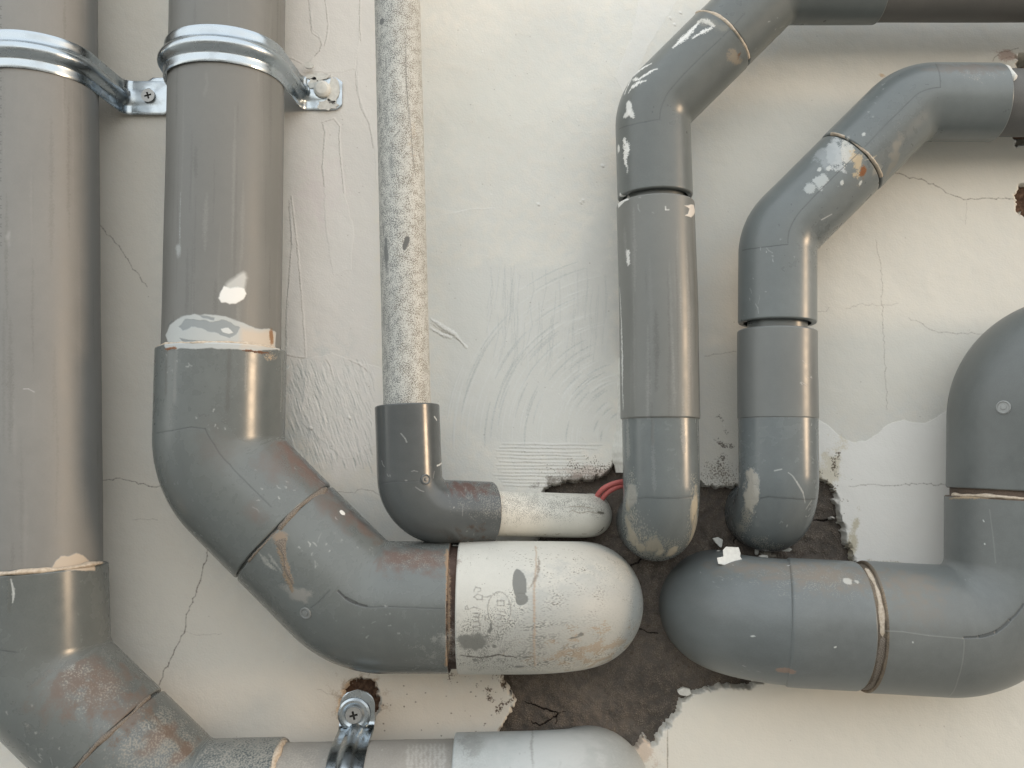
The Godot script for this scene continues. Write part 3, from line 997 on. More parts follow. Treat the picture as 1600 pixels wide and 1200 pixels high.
	for e in [[Vector2(-0.0866, 1.3548), Vector2(-0.0743, 1.3459), Vector2(-0.0635, 1.3398), Vector2(-0.0486, 1.3241)], [Vector2(-0.0865, 1.3446), Vector2(-0.0756, 1.3377), Vector2(-0.0648, 1.3343)]]:
		cv.stroke(e, 0.0018, Color(0.91, 0.90, 0.88), 0.9, 0.6, 0.4, 0.55, 0.6)
	cv.stroke([Vector2(-0.0865, 1.3493), Vector2(-0.0743, 1.3412), Vector2(-0.0621, 1.3364), Vector2(-0.0526, 1.3269)], 0.0006, Color(0.62, 0.59, 0.55), 0.5, 0.6, 0.4, 0.7, -0.3)
	cv.stroke([Vector2(-0.0751, 1.4666), Vector2(-0.0581, 1.4694), Vector2(-0.0410, 1.4729), Vector2(-0.0123, 1.4736)], 0.0007, Color(0.90, 0.89, 0.87), 0.5, 0.6, 0.5, 0.6, 0.2)
	# blisters and pits
	for i in 240:
		var p := Vector2(cv.rng.randf_range(-0.2, 0.12), cv.rng.randf_range(1.16, 1.7))
		if i > 130:
			p = Vector2(cv.rng.randf_range(-0.5, 0.5), cv.rng.randf_range(0.9, 1.7))
		if i % 3 == 0:
			cv.blot(p, 0.0012, 0.0008, cv.rng.randf() * 3.0, Color(0.93, 0.92, 0.905), 0.6, 0.5, 0.6, 0.35, 0.7)
		else:
			cv.blot(p, 0.0006, 0.0005, 0.0, Color(0.52, 0.48, 0.44), 0.5, 0.5, 0.7, -0.3, 0.5)
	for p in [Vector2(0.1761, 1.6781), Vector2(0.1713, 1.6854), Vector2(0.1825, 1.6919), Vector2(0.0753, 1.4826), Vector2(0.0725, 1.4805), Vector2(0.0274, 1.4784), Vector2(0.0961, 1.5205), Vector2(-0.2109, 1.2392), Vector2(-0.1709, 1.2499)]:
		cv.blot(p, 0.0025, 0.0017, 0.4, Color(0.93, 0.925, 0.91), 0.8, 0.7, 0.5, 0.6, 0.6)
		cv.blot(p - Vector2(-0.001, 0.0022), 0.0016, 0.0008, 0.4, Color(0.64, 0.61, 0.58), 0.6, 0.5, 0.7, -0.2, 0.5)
	# cracks
	for cr in [[[Vector2(-0.4402, 1.4561), Vector2(-0.4344, 1.4478), Vector2(-0.4260, 1.4402), Vector2(-0.4182, 1.4318), Vector2(-0.4081, 1.4180), Vector2(-0.4023, 1.4077), Vector2(-0.3967, 1.4021), Vector2(-0.3874, 1.3884)], 0.0005, 0.8], [[Vector2(-0.4316, 1.1832), Vector2(-0.4164, 1.1846), Vector2(-0.4098, 1.1872), Vector2(-0.3997, 1.1852), Vector2(-0.3896, 1.1812), Vector2(-0.3795, 1.1793), Vector2(-0.3695, 1.1773), Vector2(-0.3622, 1.1793)], 0.0006, 0.9], [[Vector2(-0.3133, 1.1213), Vector2(-0.3174, 1.1023), Vector2(-0.3214, 1.0828), Vector2(-0.3269, 1.0665), Vector2(-0.3342, 1.0471), Vector2(-0.3363, 1.0310), Vector2(-0.3444, 1.0149), Vector2(-0.3511, 0.9989), Vector2(-0.3567, 0.9893), Vector2(-0.3608, 0.9765), Vector2(-0.3658, 0.9682)], 0.0007, 0.95], [[Vector2(0.4102, 1.5121), Vector2(0.4251, 1.5072), Vector2(0.4387, 1.5050), Vector2(0.4535, 1.4980), Vector2(0.4642, 1.4910), Vector2(0.4722, 1.4875), Vector2(0.4823, 1.4833), Vector2(0.5063, 1.4847), Vector2(0.5350, 1.4840)], 0.0006, 0.8], [[Vector2(0.3864, 1.4395), Vector2(0.3892, 1.4215), Vector2(0.3912, 1.4008), Vector2(0.3909, 1.3733), Vector2(0.3909, 1.3323), Vector2(0.3921, 1.2916), Vector2(0.3923, 1.2579)], 0.0004, 0.5], [[Vector2(0.3215, 1.3616), Vector2(0.3317, 1.3623), Vector2(0.3345, 1.3664)], 0.0004, 0.5], [[Vector2(0.3521, 1.3651), Vector2(0.3691, 1.3699), Vector2(0.3894, 1.3685), Vector2(0.4078, 1.3712)], 0.0004, 0.4], [[Vector2(0.4180, 1.3555), Vector2(0.4326, 1.3480), Vector2(0.4459, 1.3405), Vector2(0.4728, 1.3391), Vector2(0.5099, 1.3384)], 0.0004, 0.5], [[Vector2(0.3495, 1.1786), Vector2(0.3662, 1.1799), Vector2(0.3929, 1.1793), Vector2(0.4195, 1.1806), Vector2(0.4501, 1.1799)], 0.0005, 0.6], [[Vector2(-0.1830, 1.1726), Vector2(-0.1730, 1.1713), Vector2(-0.1644, 1.1720), Vector2(-0.1578, 1.1759), Vector2(-0.1498, 1.1746), Vector2(-0.1384, 1.1693)], 0.0004, 0.6], [[Vector2(-0.1421, 0.9931), Vector2(-0.1453, 0.9893), Vector2(-0.1478, 0.9854)], 0.0005, 0.9], [[Vector2(-0.1993, 0.9726), Vector2(-0.1894, 0.9682), Vector2(-0.1776, 0.9650)], 0.0003, 0.5], [[Vector2(0.2022, 1.3146), Vector2(0.2157, 1.3173), Vector2(0.2360, 1.3194)], 0.0004, 0.45], [[Vector2(0.4857, 1.4826), Vector2(0.4832, 1.4561)], 0.0003, 0.3], [[Vector2(-0.3949, 1.1436), Vector2(-0.3817, 1.1449), Vector2(-0.3684, 1.1436)], 0.0003, 0.4], [[Vector2(0.5200, 1.6363), Vector2(0.5288, 1.6457), Vector2(0.5358, 1.6471), Vector2(0.5484, 1.6507)], 0.0006, 0.7], [[Vector2(0.5270, 1.6371), Vector2(0.5376, 1.6414), Vector2(0.5478, 1.6378)], 0.0005, 0.7], [[Vector2(-0.1700, 0.9790), Vector2(-0.1602, 0.9829), Vector2(-0.1491, 0.9835), Vector2(-0.1386, 0.9790), Vector2(-0.1371, 0.9605), Vector2(-0.1382, 0.9478)], 0.0005, 0.8], [[Vector2(-0.3416, 1.0310), Vector2(-0.3218, 1.0265), Vector2(-0.2988, 1.0278)], 0.0003, 0.3]]:
		cv.stroke(cr[0], cr[1] * 0.60, CRACK, cr[2] * 0.55, 1.6, 0.7, 0.85, -0.2, false)
	cv.blot(Vector2(0.5342, 1.6435), 0.014, 0.006, 0.2, Color(0.62, 0.47, 0.42), 0.45, 0.9, 0.8, 0.0, 0.5)
	cv.blot(Vector2(0.3988, 1.6206), 0.004, 0.0025, 0.3, Color(0.78, 0.69, 0.58), 0.8, 0.8, 0.8, 0.3, 0.5)
	# dirt round the breaks
	cv.blot(Vector2(0.0699, 1.1846), 0.045, 0.007, -0.05, Color(0.47, 0.44, 0.41), 0.75, 0.9, 0.9, -0.1, 0.6)
	cv.blot(Vector2(0.0833, 1.1938), 0.030, 0.007, 0.0, Color(0.74, 0.67, 0.63), 0.5, 0.9, 0.8, 0.0, 0.6)
	cv.speckle(Vector2(0.0767, 1.1925), 0.050, 0.018, 0.0, Color(0.36, 0.33, 0.30), 0.85, 0.60, 0.80, 0.9, -0.3)
	cv.speckle(Vector2(0.2151, 1.2178), 0.026, 0.050, 0.0, Color(0.36, 0.33, 0.30), 0.7, 0.66, 0.84, 0.9, -0.2, true)
	cv.speckle(Vector2(0.2146, 1.1879), 0.030, 0.022, 0.0, Color(0.46, 0.43, 0.39), 0.7, 0.50, 0.80, 0.9, -0.2)
	cv.speckle(Vector2(-0.0033, 0.9733), 0.030, 0.035, 0.0, Color(0.33, 0.28, 0.24), 0.9, 0.60, 0.80, 0.9, -0.4, true)
	cv.speckle(Vector2(-0.0523, 0.9816), 0.030, 0.012, 0.0, Color(0.33, 0.28, 0.24), 0.8, 0.66, 0.85, 0.9, -0.3, true)
	cv.blot(Vector2(-0.1566, 0.9605), 0.026, 0.026, 0.0, Color(0.62, 0.54, 0.46), 0.5, 0.9, 0.85, 0.0, 0.6)
	cv.blot(Vector2(-0.1451, 0.9733), 0.007, 0.010, 0.0, Color(0.70, 0.60, 0.50), 0.8, 0.8, 0.85, 0.0, 0.5)
	cv.blot(Vector2(0.1300, 0.9130), 0.022, 0.012, 0.6, Color(0.78, 0.70, 0.63), 0.6, 0.8, 0.8, 0.0, 0.5)
	cv.blot(Vector2(0.3913, 1.0978), 0.022, 0.004, 0.1, Color(0.66, 0.61, 0.52), 0.6, 0.9, 0.8, 0.0, 0.5)
	for i in 34:
		cv.blot(Vector2(-0.0554, 0.9510) + Vector2(cv.rng.randf_range(-0.09, 0.05), cv.rng.randf_range(-0.03, 0.03)), 0.0009, 0.0007, 0.0, Color(0.32, 0.28, 0.25), 0.7, 0.6, 0.8, -0.3, 0.5)


# ---------------------------------------------------------------- the pipe runs and what sticks to them
const PIPE := Color(0.484, 0.481, 0.470)
const FITTING := Color(0.396, 0.414, 0.410)
const PAINT := Color(0.875, 0.875, 0.862)
const DUST := Color(0.425, 0.372, 0.338)
const MORTAR := Color(0.650, 0.625, 0.565)
const LINE := Color(0.285, 0.300, 0.305)


func canvas(run: Dictionary, tiles: Array) -> Canvas:
	var round_: float = TAU * run.r
	var cv := Canvas.new(round_, run.long, minf(2100.0, 2040.0 / run.long), -round_ / 2.0, 0.0, 1.0, tiles)
	cv.rng.seed = int(run.long * 1000)
	return cv


func build_runs(tiles: Array) -> void:
	runs = {"A": make_run([[Vector3(-0.4907, 1.8425, 0.0660), Vector3(-0.4553, 1.1059, 0.0660), Vector3(-0.4489, 1.0030, 0.0660), Vector3(-0.3126, 0.8776, 0.0660), Vector3(0.0772, 0.8858, 0.0660), Vector3(0.0772, 0.8558, -0.0750)], [0.1000, 0.0692, 0.0692, 0.0655], 0.06051]), "B": make_run([[Vector3(-0.2899, 1.8425, 0.0660), Vector3(-0.2847, 1.3138, 0.0660), Vector3(-0.2847, 1.1992, 0.0660), Vector3(-0.1454, 1.0648, 0.0660), Vector3(0.0718, 1.0648, 0.0660), Vector3(0.0718, 1.0528, -0.0750)], [0.2000, 0.0692, 0.0692, 0.0655], 0.06051]), "C": make_run([[Vector3(-0.1211, 1.8369, 0.0740), Vector3(-0.1016, 1.2579, 0.0740), Vector3(-0.0967, 1.1559, 0.0760), Vector3(0.0821, 1.1481, 0.0100), Vector3(0.0821, 1.1481, -0.0750)], [0.1000, 0.0360, 0.0260], 0.02514]), "D": make_run([[Vector3(0.8807, 1.6866, 0.0640), Vector3(0.2694, 1.6859, 0.0640), Vector3(0.1424, 1.5600, 0.0560), Vector3(0.1461, 1.3568, 0.0560), Vector3(0.1462, 1.1401, 0.0560), Vector3(0.1462, 1.1401, -0.0750)], [0.0433, 0.0433, 0.2000, 0.0399], 0.03764]), "E": make_run([[Vector3(0.8782, 1.5647, 0.0560), Vector3(0.4060, 1.5674, 0.0560), Vector3(0.2666, 1.4296, 0.0560), Vector3(0.2629, 1.3055, 0.0560), Vector3(0.2609, 1.1500, 0.0560), Vector3(0.2609, 1.1500, -0.0750)], [0.0476, 0.0457, 0.2000, 0.0403], 0.03805]), "F": make_run([[Vector3(0.8147, 1.3053, 0.0680), Vector3(0.4919, 1.3053, 0.0680), Vector3(0.4788, 1.0398, 0.0680), Vector3(0.2116, 1.0536, 0.0680), Vector3(0.2116, 1.0536, -0.0750)], [0.0640, 0.0677, 0.0634], 0.05980])}
	var sheets := {}
	for n in runs:
		sheets[n] = canvas(runs[n], tiles)
	var jobs := []
	for job in [[paint_a, "A"], [paint_b, "B"], [paint_c, "C"], [paint_d, "D"], [paint_e, "E"], [paint_f, "F"]]:
		jobs.append(WorkerThreadPool.add_task(job[0].bind(sheets[job[1]])))
	for j in jobs:
		WorkerThreadPool.wait_for_task_completion(j)
	for n in runs:
		M["run" + n] = sheets[n].material(0.5)
	run_a()
	run_b()
	run_c()
	run_d()
	run_e()
	run_f()


func paint_a(cv: Canvas) -> void:
	cv.fill(0.0, 0.7405, PIPE * 1.04, 0.50, 0.035, 0.012, 0.004, 0.006)
	cv.fill(0.7405, 1.1157, FITTING, 0.27, 0.05, 0.025, 0.005, 0.009)
	cv.fill(1.1157, 1.2797, Color(0.60, 0.585, 0.56), 0.55, 0.07, 0.04, 0.01, 0.02)
	cv.fill(1.2797, 9.0, Color(0.665, 0.685, 0.685), 0.5, 0.07, 0.04, 0.015, 0.03)
	cv.runs_of_dust(170, 0.0, 0.7375, Color(0.62, 0.61, 0.59), Color(0.36, 0.35, 0.33), 0.13)
	# print on the pipe, cut by the edge of the view
	for i in 34:
		var y := 0.1457 + i * 0.0088
		if i % 7 == 6:
			continue
		cv.stroke([Vector2(Vector2(0.0042, 0.3274).x + 0.001, y), Vector2(Vector2(0.0042, 0.3274).x + 0.0045, y + 0.0006), Vector2(Vector2(0.0042, 0.3274).x + 0.001, y + 0.003)], 0.0003, Color(0.27, 0.27, 0.27), 0.7, 0.0, 0.2, 0.4, 0.0, false)
	cv.blot(Vector2(-0.0011, 0.4311), 0.004, 0.008, 0.0, Color(0.66, 0.66, 0.65), 0.5, 0.8, 0.5, 0.0, 0.8)
	cv.stroke([Vector2(-0.0158, 0.5737), Vector2(-0.0201, 0.5737), Vector2(-0.0253, 0.5767)], 0.0003, Color(0.75, 0.75, 0.75), 0.8)
	cv.patch([Vector2(-0.0401, 0.7375), Vector2(-0.0433, 0.7330), Vector2(-0.0486, 0.7284), Vector2(-0.0560, 0.7284), Vector2(-0.0644, 0.7269), Vector2(-0.0718, 0.7299), Vector2(-0.0803, 0.7360), Vector2(-0.0824, 0.7420), Vector2(-0.0824, 0.7465), Vector2(-0.0391, 0.7405)], Color(0.76, 0.71, 0.65), 0.95, 0.002, 0.001, 0.7, 0.5)
	cv.scratches(42, Vector2(-0.06, 0.7495), Vector2(0.06, 1.0320), Color(0.72, 0.72, 0.70), 0.8)
	for i in 5:
		cv.stroke([Vector2(-0.0063, 0.7450), Vector2(-0.0084, 0.7540), Vector2(-0.0074, 0.7661)], 0.0004, Color(0.75, 0.76, 0.75), 0.6, 1.5)
	cv.stroke([Vector2(0.0042, 0.8067), Vector2(-0.0021, 0.8083), Vector2(-0.0095, 0.8098)], 0.0005, LINE, 0.8, 0.0, 0.2, 0.5, -0.2)
	# brown dirt and pale splashes that lie along the slope
	for i in spot_a.size():
		var b: Array = spot_a[i]
		cv.blot(b[0], b[1], b[2], 0.0, DUST, b[3], 0.9, 0.8, 0.05, 0.7)
	cv.speckle(Vector2(-0.0539, 0.8883), 0.040, 0.050, 0.0, Color(0.66, 0.62, 0.575), 0.5, 0.60, 0.88, 0.8, 0.05)
	cv.speckle(Vector2(-0.0465, 0.8641), 0.016, 0.016, 0.0, Color(0.70, 0.68, 0.65), 0.5, 0.55, 0.88, 0.8, 0.06)
	cv.speckle(Vector2(-0.0549, 0.9741), 0.055, 0.060, 0.0, Color(0.62, 0.59, 0.545), 0.6, 0.48, 0.86, 0.8, 0.06)
	cv.speckle(Vector2(-0.0602, 1.0947), 0.12, 0.060, 0.0, Color(0.66, 0.64, 0.60), 0.7, 0.44, 0.62, 0.8, 0.06)
	cv.speckle(Vector2(-0.0475, 0.9365), 0.05, 0.030, 0.0, Color(0.36, 0.30, 0.26), 0.6, 0.64, 0.80, 0.85, 0.05, true)
	cv.blot(Vector2(-0.0676, 0.9696), 0.006, 0.045, 0.0, Color(0.38, 0.315, 0.265), 0.6, 0.9, 0.85, 0.05, 0.6)
	for i in 9:
		cv.stroke([Vector2(Vector2(-0.0686, 1.2451).x - 0.02, 1.2361 + i * 0.0042), Vector2(Vector2(-0.0686, 1.2451).x + 0.01, 1.2361 + i * 0.0042 + 0.002), Vector2(Vector2(-0.0686, 1.2451).x + 0.03, 1.2361 + i * 0.0042 + 0.003)], 0.0012, Color(0.76, 0.75, 0.73), 0.35, 1.4, 1.0, 0.6, 0.03)
	cv.scratches(60, Vector2(-0.09, 1.1157), Vector2(0.02, 1.2797), Color(0.76, 0.75, 0.72), 0.8)
	cv.scratches(40, Vector2(-0.09, 1.2797), Vector2(0.02, 1.4049), Color(0.42, 0.43, 0.43), 0.7)
	cv.blot(Vector2(-0.0782, 1.2962), 0.02, 0.012, 0.0, Color(0.56, 0.57, 0.565), 0.7, 0.8, 0.55, 0.0, 0.5)
	cv.blot(Vector2(-0.0708, 1.3600), 0.04, 0.05, 0.0, Color(0.74, 0.755, 0.755), 0.7, 0.8, 0.5, 0.0, 0.6)
	cv.stroke([Vector2(-0.1109, 1.3533), Vector2(-0.0676, 1.3488), Vector2(-0.0486, 1.3488)], 0.0006, Color(0.55, 0.555, 0.55), 0.6, 0.4, 0.5)


var spot_a := [[Vector2(-0.0486, 0.8732), 0.033, 0.017, 0.5], [Vector2(-0.0549, 0.8988), 0.04, 0.02, 0.7], [Vector2(-0.0581, 0.9289), 0.03, 0.015, 0.7], [Vector2(-0.0317, 0.8747), 0.033, 0.026, 0.5], [Vector2(-0.0591, 0.9651), 0.026, 0.010, 0.8], [Vector2(-0.0644, 0.9922), 0.022, 0.008, 0.8]]


func paint_b(cv: Canvas) -> void:
	cv.fill(0.0, 0.5288, Color(0.450, 0.450, 0.438), 0.47, 0.03, 0.012, 0.004, 0.006)
	cv.fill(0.5288, 0.9178, FITTING, 0.27, 0.05, 0.025, 0.005, 0.009)
	cv.fill(0.9178, 0.9253, Color(0.26, 0.195, 0.16), 0.8, 0.2, 0.2, 0.1, 0.2)
	cv.fill(0.9253, 9.0, Color(0.745, 0.742, 0.715), 0.45, 0.03, 0.02, 0.02, 0.06)
	cv.runs_of_dust(150, 0.0, 0.5258, Color(0.60, 0.60, 0.585), Color(0.33, 0.33, 0.32), 0.13)
	# white paint on the pipe
	cv.patch([Vector2(-0.0158, 0.4837), Vector2(-0.0137, 0.4882), Vector2(-0.0169, 0.4927), Vector2(-0.0211, 0.4927), Vector2(-0.0253, 0.4942), Vector2(-0.0317, 0.4927), Vector2(-0.0391, 0.4882), Vector2(-0.0422, 0.4822), Vector2(-0.0422, 0.4747), Vector2(-0.0444, 0.4672), Vector2(-0.0422, 0.4612), Vector2(-0.0380, 0.4597), Vector2(-0.0317, 0.4642), Vector2(-0.0253, 0.4687), Vector2(-0.0201, 0.4732), Vector2(-0.0180, 0.4792)], Color(0.76, 0.765, 0.755), 0.9, 0.0012, 0.004, 0.5, 0.1)
	cv.patch([Vector2(-0.0158, 0.4837), Vector2(-0.0137, 0.4882), Vector2(-0.0169, 0.4927), Vector2(-0.0211, 0.4927), Vector2(-0.0253, 0.4942), Vector2(-0.0317, 0.4927), Vector2(-0.0391, 0.4882), Vector2(-0.0422, 0.4822), Vector2(-0.0401, 0.4777), Vector2(-0.0327, 0.4762), Vector2(-0.0253, 0.4777), Vector2(-0.0190, 0.4762)], Color(0.90, 0.90, 0.888), 1.0, 0.0010, 0.0012, 0.5, 0.25, 0.1)
	cv.blot(Vector2(0.0306, 0.4417), 0.004, 0.009, 0.0, Color(0.66, 0.68, 0.68), 0.7, 0.7, 0.5, 0.0, 0.8)
	cv.stroke([Vector2(0.0285, 0.3861), Vector2(0.0285, 0.4236), Vector2(0.0275, 0.4477)], 0.0006, Color(0.62, 0.64, 0.64), 0.5, 0.3, 0.5, 0.5)
	cv.patch([Vector2(0.0380, 0.5349), Vector2(0.0496, 0.5198), Vector2(0.0401, 0.5108), Vector2(0.0253, 0.5047), Vector2(0.0106, 0.5032), Vector2(-0.0074, 0.5032), Vector2(-0.0211, 0.5047), Vector2(-0.0359, 0.5093), Vector2(-0.0528, 0.5138), Vector2(-0.0697, 0.5123), Vector2(-0.0855, 0.5138), Vector2(-0.0824, 0.5318), Vector2(-0.0496, 0.5364), Vector2(-0.0095, 0.5364), Vector2(0.0211, 0.5364)], Color(0.725, 0.74, 0.738), 0.94, 0.0012, 0.0012, 0.55, 0.25, 0.1)
	cv.patch([Vector2(-0.0349, 0.5123), Vector2(-0.0528, 0.5138), Vector2(-0.0697, 0.5123), Vector2(-0.0855, 0.5138), Vector2(-0.0824, 0.5318), Vector2(-0.0327, 0.5364)], Color(0.775, 0.72, 0.655), 0.85, 0.002, 0.006, 0.6, 0.0)
	cv.patch([Vector2(0.0275, 0.5138), Vector2(0.0190, 0.5077), Vector2(0.0053, 0.5077), Vector2(-0.0074, 0.5108), Vector2(-0.0169, 0.5077), Vector2(-0.0275, 0.5108), Vector2(-0.0359, 0.5153), Vector2(-0.0327, 0.5213), Vector2(-0.0264, 0.5258), Vector2(-0.0169, 0.5228), Vector2(-0.0074, 0.5198), Vector2(0.0011, 0.5168), Vector2(0.0116, 0.5153), Vector2(0.0211, 0.5183)], Color(0.545, 0.57, 0.58), 0.9, 0.0016, 0.0008, 0.45, -0.2)
	cv.patch([Vector2(0.0053, 0.5032), Vector2(-0.0021, 0.5047), Vector2(-0.0116, 0.5062), Vector2(-0.0106, 0.5093), Vector2(0.0000, 0.5077)], Color(0.52, 0.545, 0.555), 0.8, 0.0006, 0.0008, 0.45, -0.2)
	cv.patch([Vector2(-0.0169, 0.5168), Vector2(-0.0243, 0.5153), Vector2(-0.0296, 0.5198), Vector2(-0.0253, 0.5213), Vector2(-0.0190, 0.5198)], Color(0.83, 0.84, 0.835), 0.9, 0.0006, 0.0006, 0.5, 0.2)
	cv.patch([Vector2(0.0264, 0.5243), Vector2(0.0116, 0.5273), Vector2(-0.0063, 0.5288), Vector2(0.0084, 0.5288), Vector2(0.0211, 0.5288)], Color(0.52, 0.545, 0.555), 0.9, 0.0004, 0.0005, 0.45, -0.2)
	cv.stroke([Vector2(0.0433, 0.5108), Vector2(0.0370, 0.5077), Vector2(0.0454, 0.5123)], 0.0006, Color(0.40, 0.42, 0.42), 0.8)
	cv.blot(Vector2(-0.0750, 0.5198), 0.004, 0.009, 0.0, Color(0.52, 0.36, 0.23), 0.8, 0.9, 0.8, 0.0, 0.5)
	cv.stroke([Vector2(0.0380, 0.5349), Vector2(0.0317, 0.5349), Vector2(0.0243, 0.5349)], 0.0010, Color(0.50, 0.33, 0.22), 0.9, 0.8, 0.5, 0.8, 0.1)
	cv.stroke([Vector2(-0.0370, 0.5364), Vector2(-0.0444, 0.5364), Vector2(-0.0528, 0.5364), Vector2(-0.0644, 0.5364)], 0.0010, Color(0.40, 0.25, 0.16), 0.9, 0.8, 0.5, 0.8, 0.1)
	cv.speckle(Vector2(-0.0686, 0.5394), 0.010, 0.006, 0.0, Color(0.83, 0.70, 0.56), 0.9, 0.50, 0.8, 0.7, 0.1)
	# mould lines
	for l in [[Vector2(0.0496, 0.6125), Vector2(0.0253, 0.6109), Vector2(0.0063, 0.6079), Vector2(-0.0063, 0.6094)], [Vector2(-0.0063, 0.6094), Vector2(-0.0137, 0.6263), Vector2(-0.0201, 0.6556), Vector2(-0.0201, 0.6847), Vector2(-0.0201, 0.7134)], [Vector2(-0.0095, 0.8107), Vector2(-0.0074, 0.8251), Vector2(-0.0074, 0.8380), Vector2(-0.0095, 0.8619), Vector2(-0.0084, 0.8906), Vector2(-0.0074, 0.9178)], [Vector2(-0.0053, 0.8043), Vector2(0.0084, 0.8043), Vector2(0.0180, 0.8028)]]:
		cv.stroke(l, 0.0005, LINE, 0.6, 0.0, 0.2, 0.45, -0.14, false)
	cv.stroke([Vector2(-0.0095, 0.8107), Vector2(-0.0084, 0.8219), Vector2(-0.0084, 0.8332), Vector2(-0.0084, 0.8444)], 0.0011, Color(0.25, 0.26, 0.26), 0.8, 0.0, 0.2, 0.5, -0.4)
	# brown dirt caught along the upper slope and the level stretch
	for i in dirt_b.size():
		cv.blot(dirt_b[i][0], dirt_b[i][1], dirt_b[i][2], dirt_b[i][3], Color(0.425, 0.355, 0.325), minf(0.95, dirt_b[i][4] * 1.2), 0.7, 0.75, 0.02, 0.9)
	cv.speckle(Vector2(-0.0665, 0.6983), 0.020, 0.060, 0.0, Color(0.36, 0.29, 0.26), 0.6, 0.58, 0.85, 0.8, 0.04)
	cv.speckle(Vector2(-0.0581, 0.8876), 0.020, 0.050, 0.0, Color(0.60, 0.56, 0.52), 0.7, 0.60, 0.85, 0.8, 0.06)
	cv.scratches(56, Vector2(-0.075, 0.5379), Vector2(0.075, 0.9087), Color(0.70, 0.71, 0.70), 0.8)
	cv.blot(Vector2(-0.0686, 0.7604), 0.0034, 0.0034, 0.0, PAINT, 1.0, 0.15, 0.5, 0.4, 0.1)
	for l in [[Vector2(0.0148, 0.7407), Vector2(0.0169, 0.7483), Vector2(0.0158, 0.7574)], [Vector2(0.0158, 0.7346), Vector2(0.0180, 0.7437), Vector2(0.0180, 0.7528)], [Vector2(0.0106, 0.7422), Vector2(0.0127, 0.7543), Vector2(0.0137, 0.7619)]]:
		cv.stroke(l, 0.0012, Color(0.60, 0.60, 0.58), 0.5, 1.2, 0.8, 0.7, 0.05)
	cv.blot(Vector2(0.0180, 0.7846), 0.008, 0.014, 0.5, Color(0.56, 0.55, 0.53), 0.75, 0.8, 0.7, 0.1, 0.5)
	cv.stroke([Vector2(-0.0032, 0.7407), Vector2(0.0021, 0.7513), Vector2(0.0084, 0.7619), Vector2(0.0137, 0.7710), Vector2(0.0190, 0.7801)], 0.0032, Color(0.52, 0.46, 0.39), 0.85, 1.0, 0.7, 0.8, 0.2)
	cv.blot(Vector2(-0.0074, 0.7377), 0.007, 0.008, 0.0, Color(0.56, 0.49, 0.42), 0.8, 0.9, 0.8, 0.2, 0.4)
	cv.stroke([Vector2(-0.0708, 0.9148), Vector2(-0.0370, 0.9178), Vector2(-0.0074, 0.9193), Vector2(0.0201, 0.9193), Vector2(0.0517, 0.9163)], 0.0016, Color(0.58, 0.49, 0.40), 0.75, 1.0, 0.8, 0.8, 0.1, false)
	# the painted elbow: worn through in flecks, most below and towards its end
	var grey := Color(0.43, 0.435, 0.42)
	cv.speckle(Vector2(0.0285, 0.9616), 0.042, 0.060, 0.0, grey, 0.85, 0.44, 0.82, 0.5, -0.1)
	cv.speckle(Vector2(0.0275, 1.0051), 0.045, 0.075, 0.0, grey, 0.8, 0.45, 0.82, 0.5, -0.1)
	cv.speckle(Vector2(-0.0021, 1.0006), 0.05, 0.06, 0.0, Color(0.50, 0.51, 0.50), 0.8, 0.60, 0.86, 0.5, -0.06)
	cv.speckle(Vector2(-0.0169, 1.0341), 0.06, 0.05, 0.0, Color(0.50, 0.51, 0.50), 0.7, 0.58, 0.86, 0.5, -0.06)
	cv.blot(Vector2(0.0021, 1.0252), 0.055, 0.055, 0.0, Color(0.655, 0.665, 0.655), 0.85, 0.6, 0.5, 0.0, 0.5)
	cv.blot(Vector2(0.0275, 0.9767), 0.030, 0.07, 0.0, Color(0.66, 0.662, 0.645), 0.7, 0.8, 0.5, 0.0, 0.6)
	cv.speckle(Vector2(0.0380, 1.0274), 0.040, 0.060, 0.0, Color(0.62, 0.55, 0.47), 0.6, 0.48, 0.82, 0.7, 0.0, true)
	cv.speckle(Vector2(-0.0433, 0.9586), 0.06, 0.08, 0.0, Color(0.40, 0.38, 0.35), 0.9, 0.80, 0.88, 0.6, -0.1)
	cv.speckle(Vector2(-0.0496, 1.0073), 0.06, 0.08, 0.0, Color(0.40, 0.38, 0.35), 0.9, 0.78, 0.88, 0.6, -0.1)
	for i in 12:
		cv.blot(Vector2(0.0327, 0.9767) + Vector2(cv.rng.randfn() * 0.012, cv.rng.randf_range(-0.05, 0.10)), cv.rng.randf_range(0.0006, 0.002), cv.rng.randf_range(0.0010, 0.0035), cv.rng.randf_range(-0.5, 0.5), grey, 0.85, 1.0, 0.5, -0.1, 0.15)
	cv.blot(Vector2(0.0222, 0.9420), 0.008, 0.014, 0.0, grey, 0.9, 0.7, 0.5, -0.1, 0.2)
	cv.blot(Vector2(-0.0296, 0.9812), 0.0145, 0.0050, 0.05, Color(0.455, 0.46, 0.445), 1.0, 0.05, 0.45, -0.2, 0.06)
	cv.blot(Vector2(-0.0158, 0.9827), 0.0055, 0.0040, 0.0, Color(0.455, 0.46, 0.445), 1.0, 0.05, 0.45, -0.2, 0.08)
	cv.stroke([Vector2(-0.0771, 0.9939), Vector2(-0.0507, 0.9917), Vector2(-0.0243, 0.9894), Vector2(0.0000, 0.9894), Vector2(0.0201, 0.9894), Vector2(0.0528, 0.9917)], 0.0005, Color(0.66, 0.60, 0.54), 0.8, 0.4, 0.4, 0.6, 0.22, false)
	cv.stroke([Vector2(-0.0591, 0.9939), Vector2(-0.0370, 0.9917), Vector2(-0.0253, 0.9872)], 0.0006, Color(0.52, 0.49, 0.45), 0.7, 0.8, 0.3, 0.6, -0.1)
	# raised marks moulded into the elbow: an oval mark, figures and letters standing on their side
	var worn := Color(0.50, 0.495, 0.475)
	var oval := []
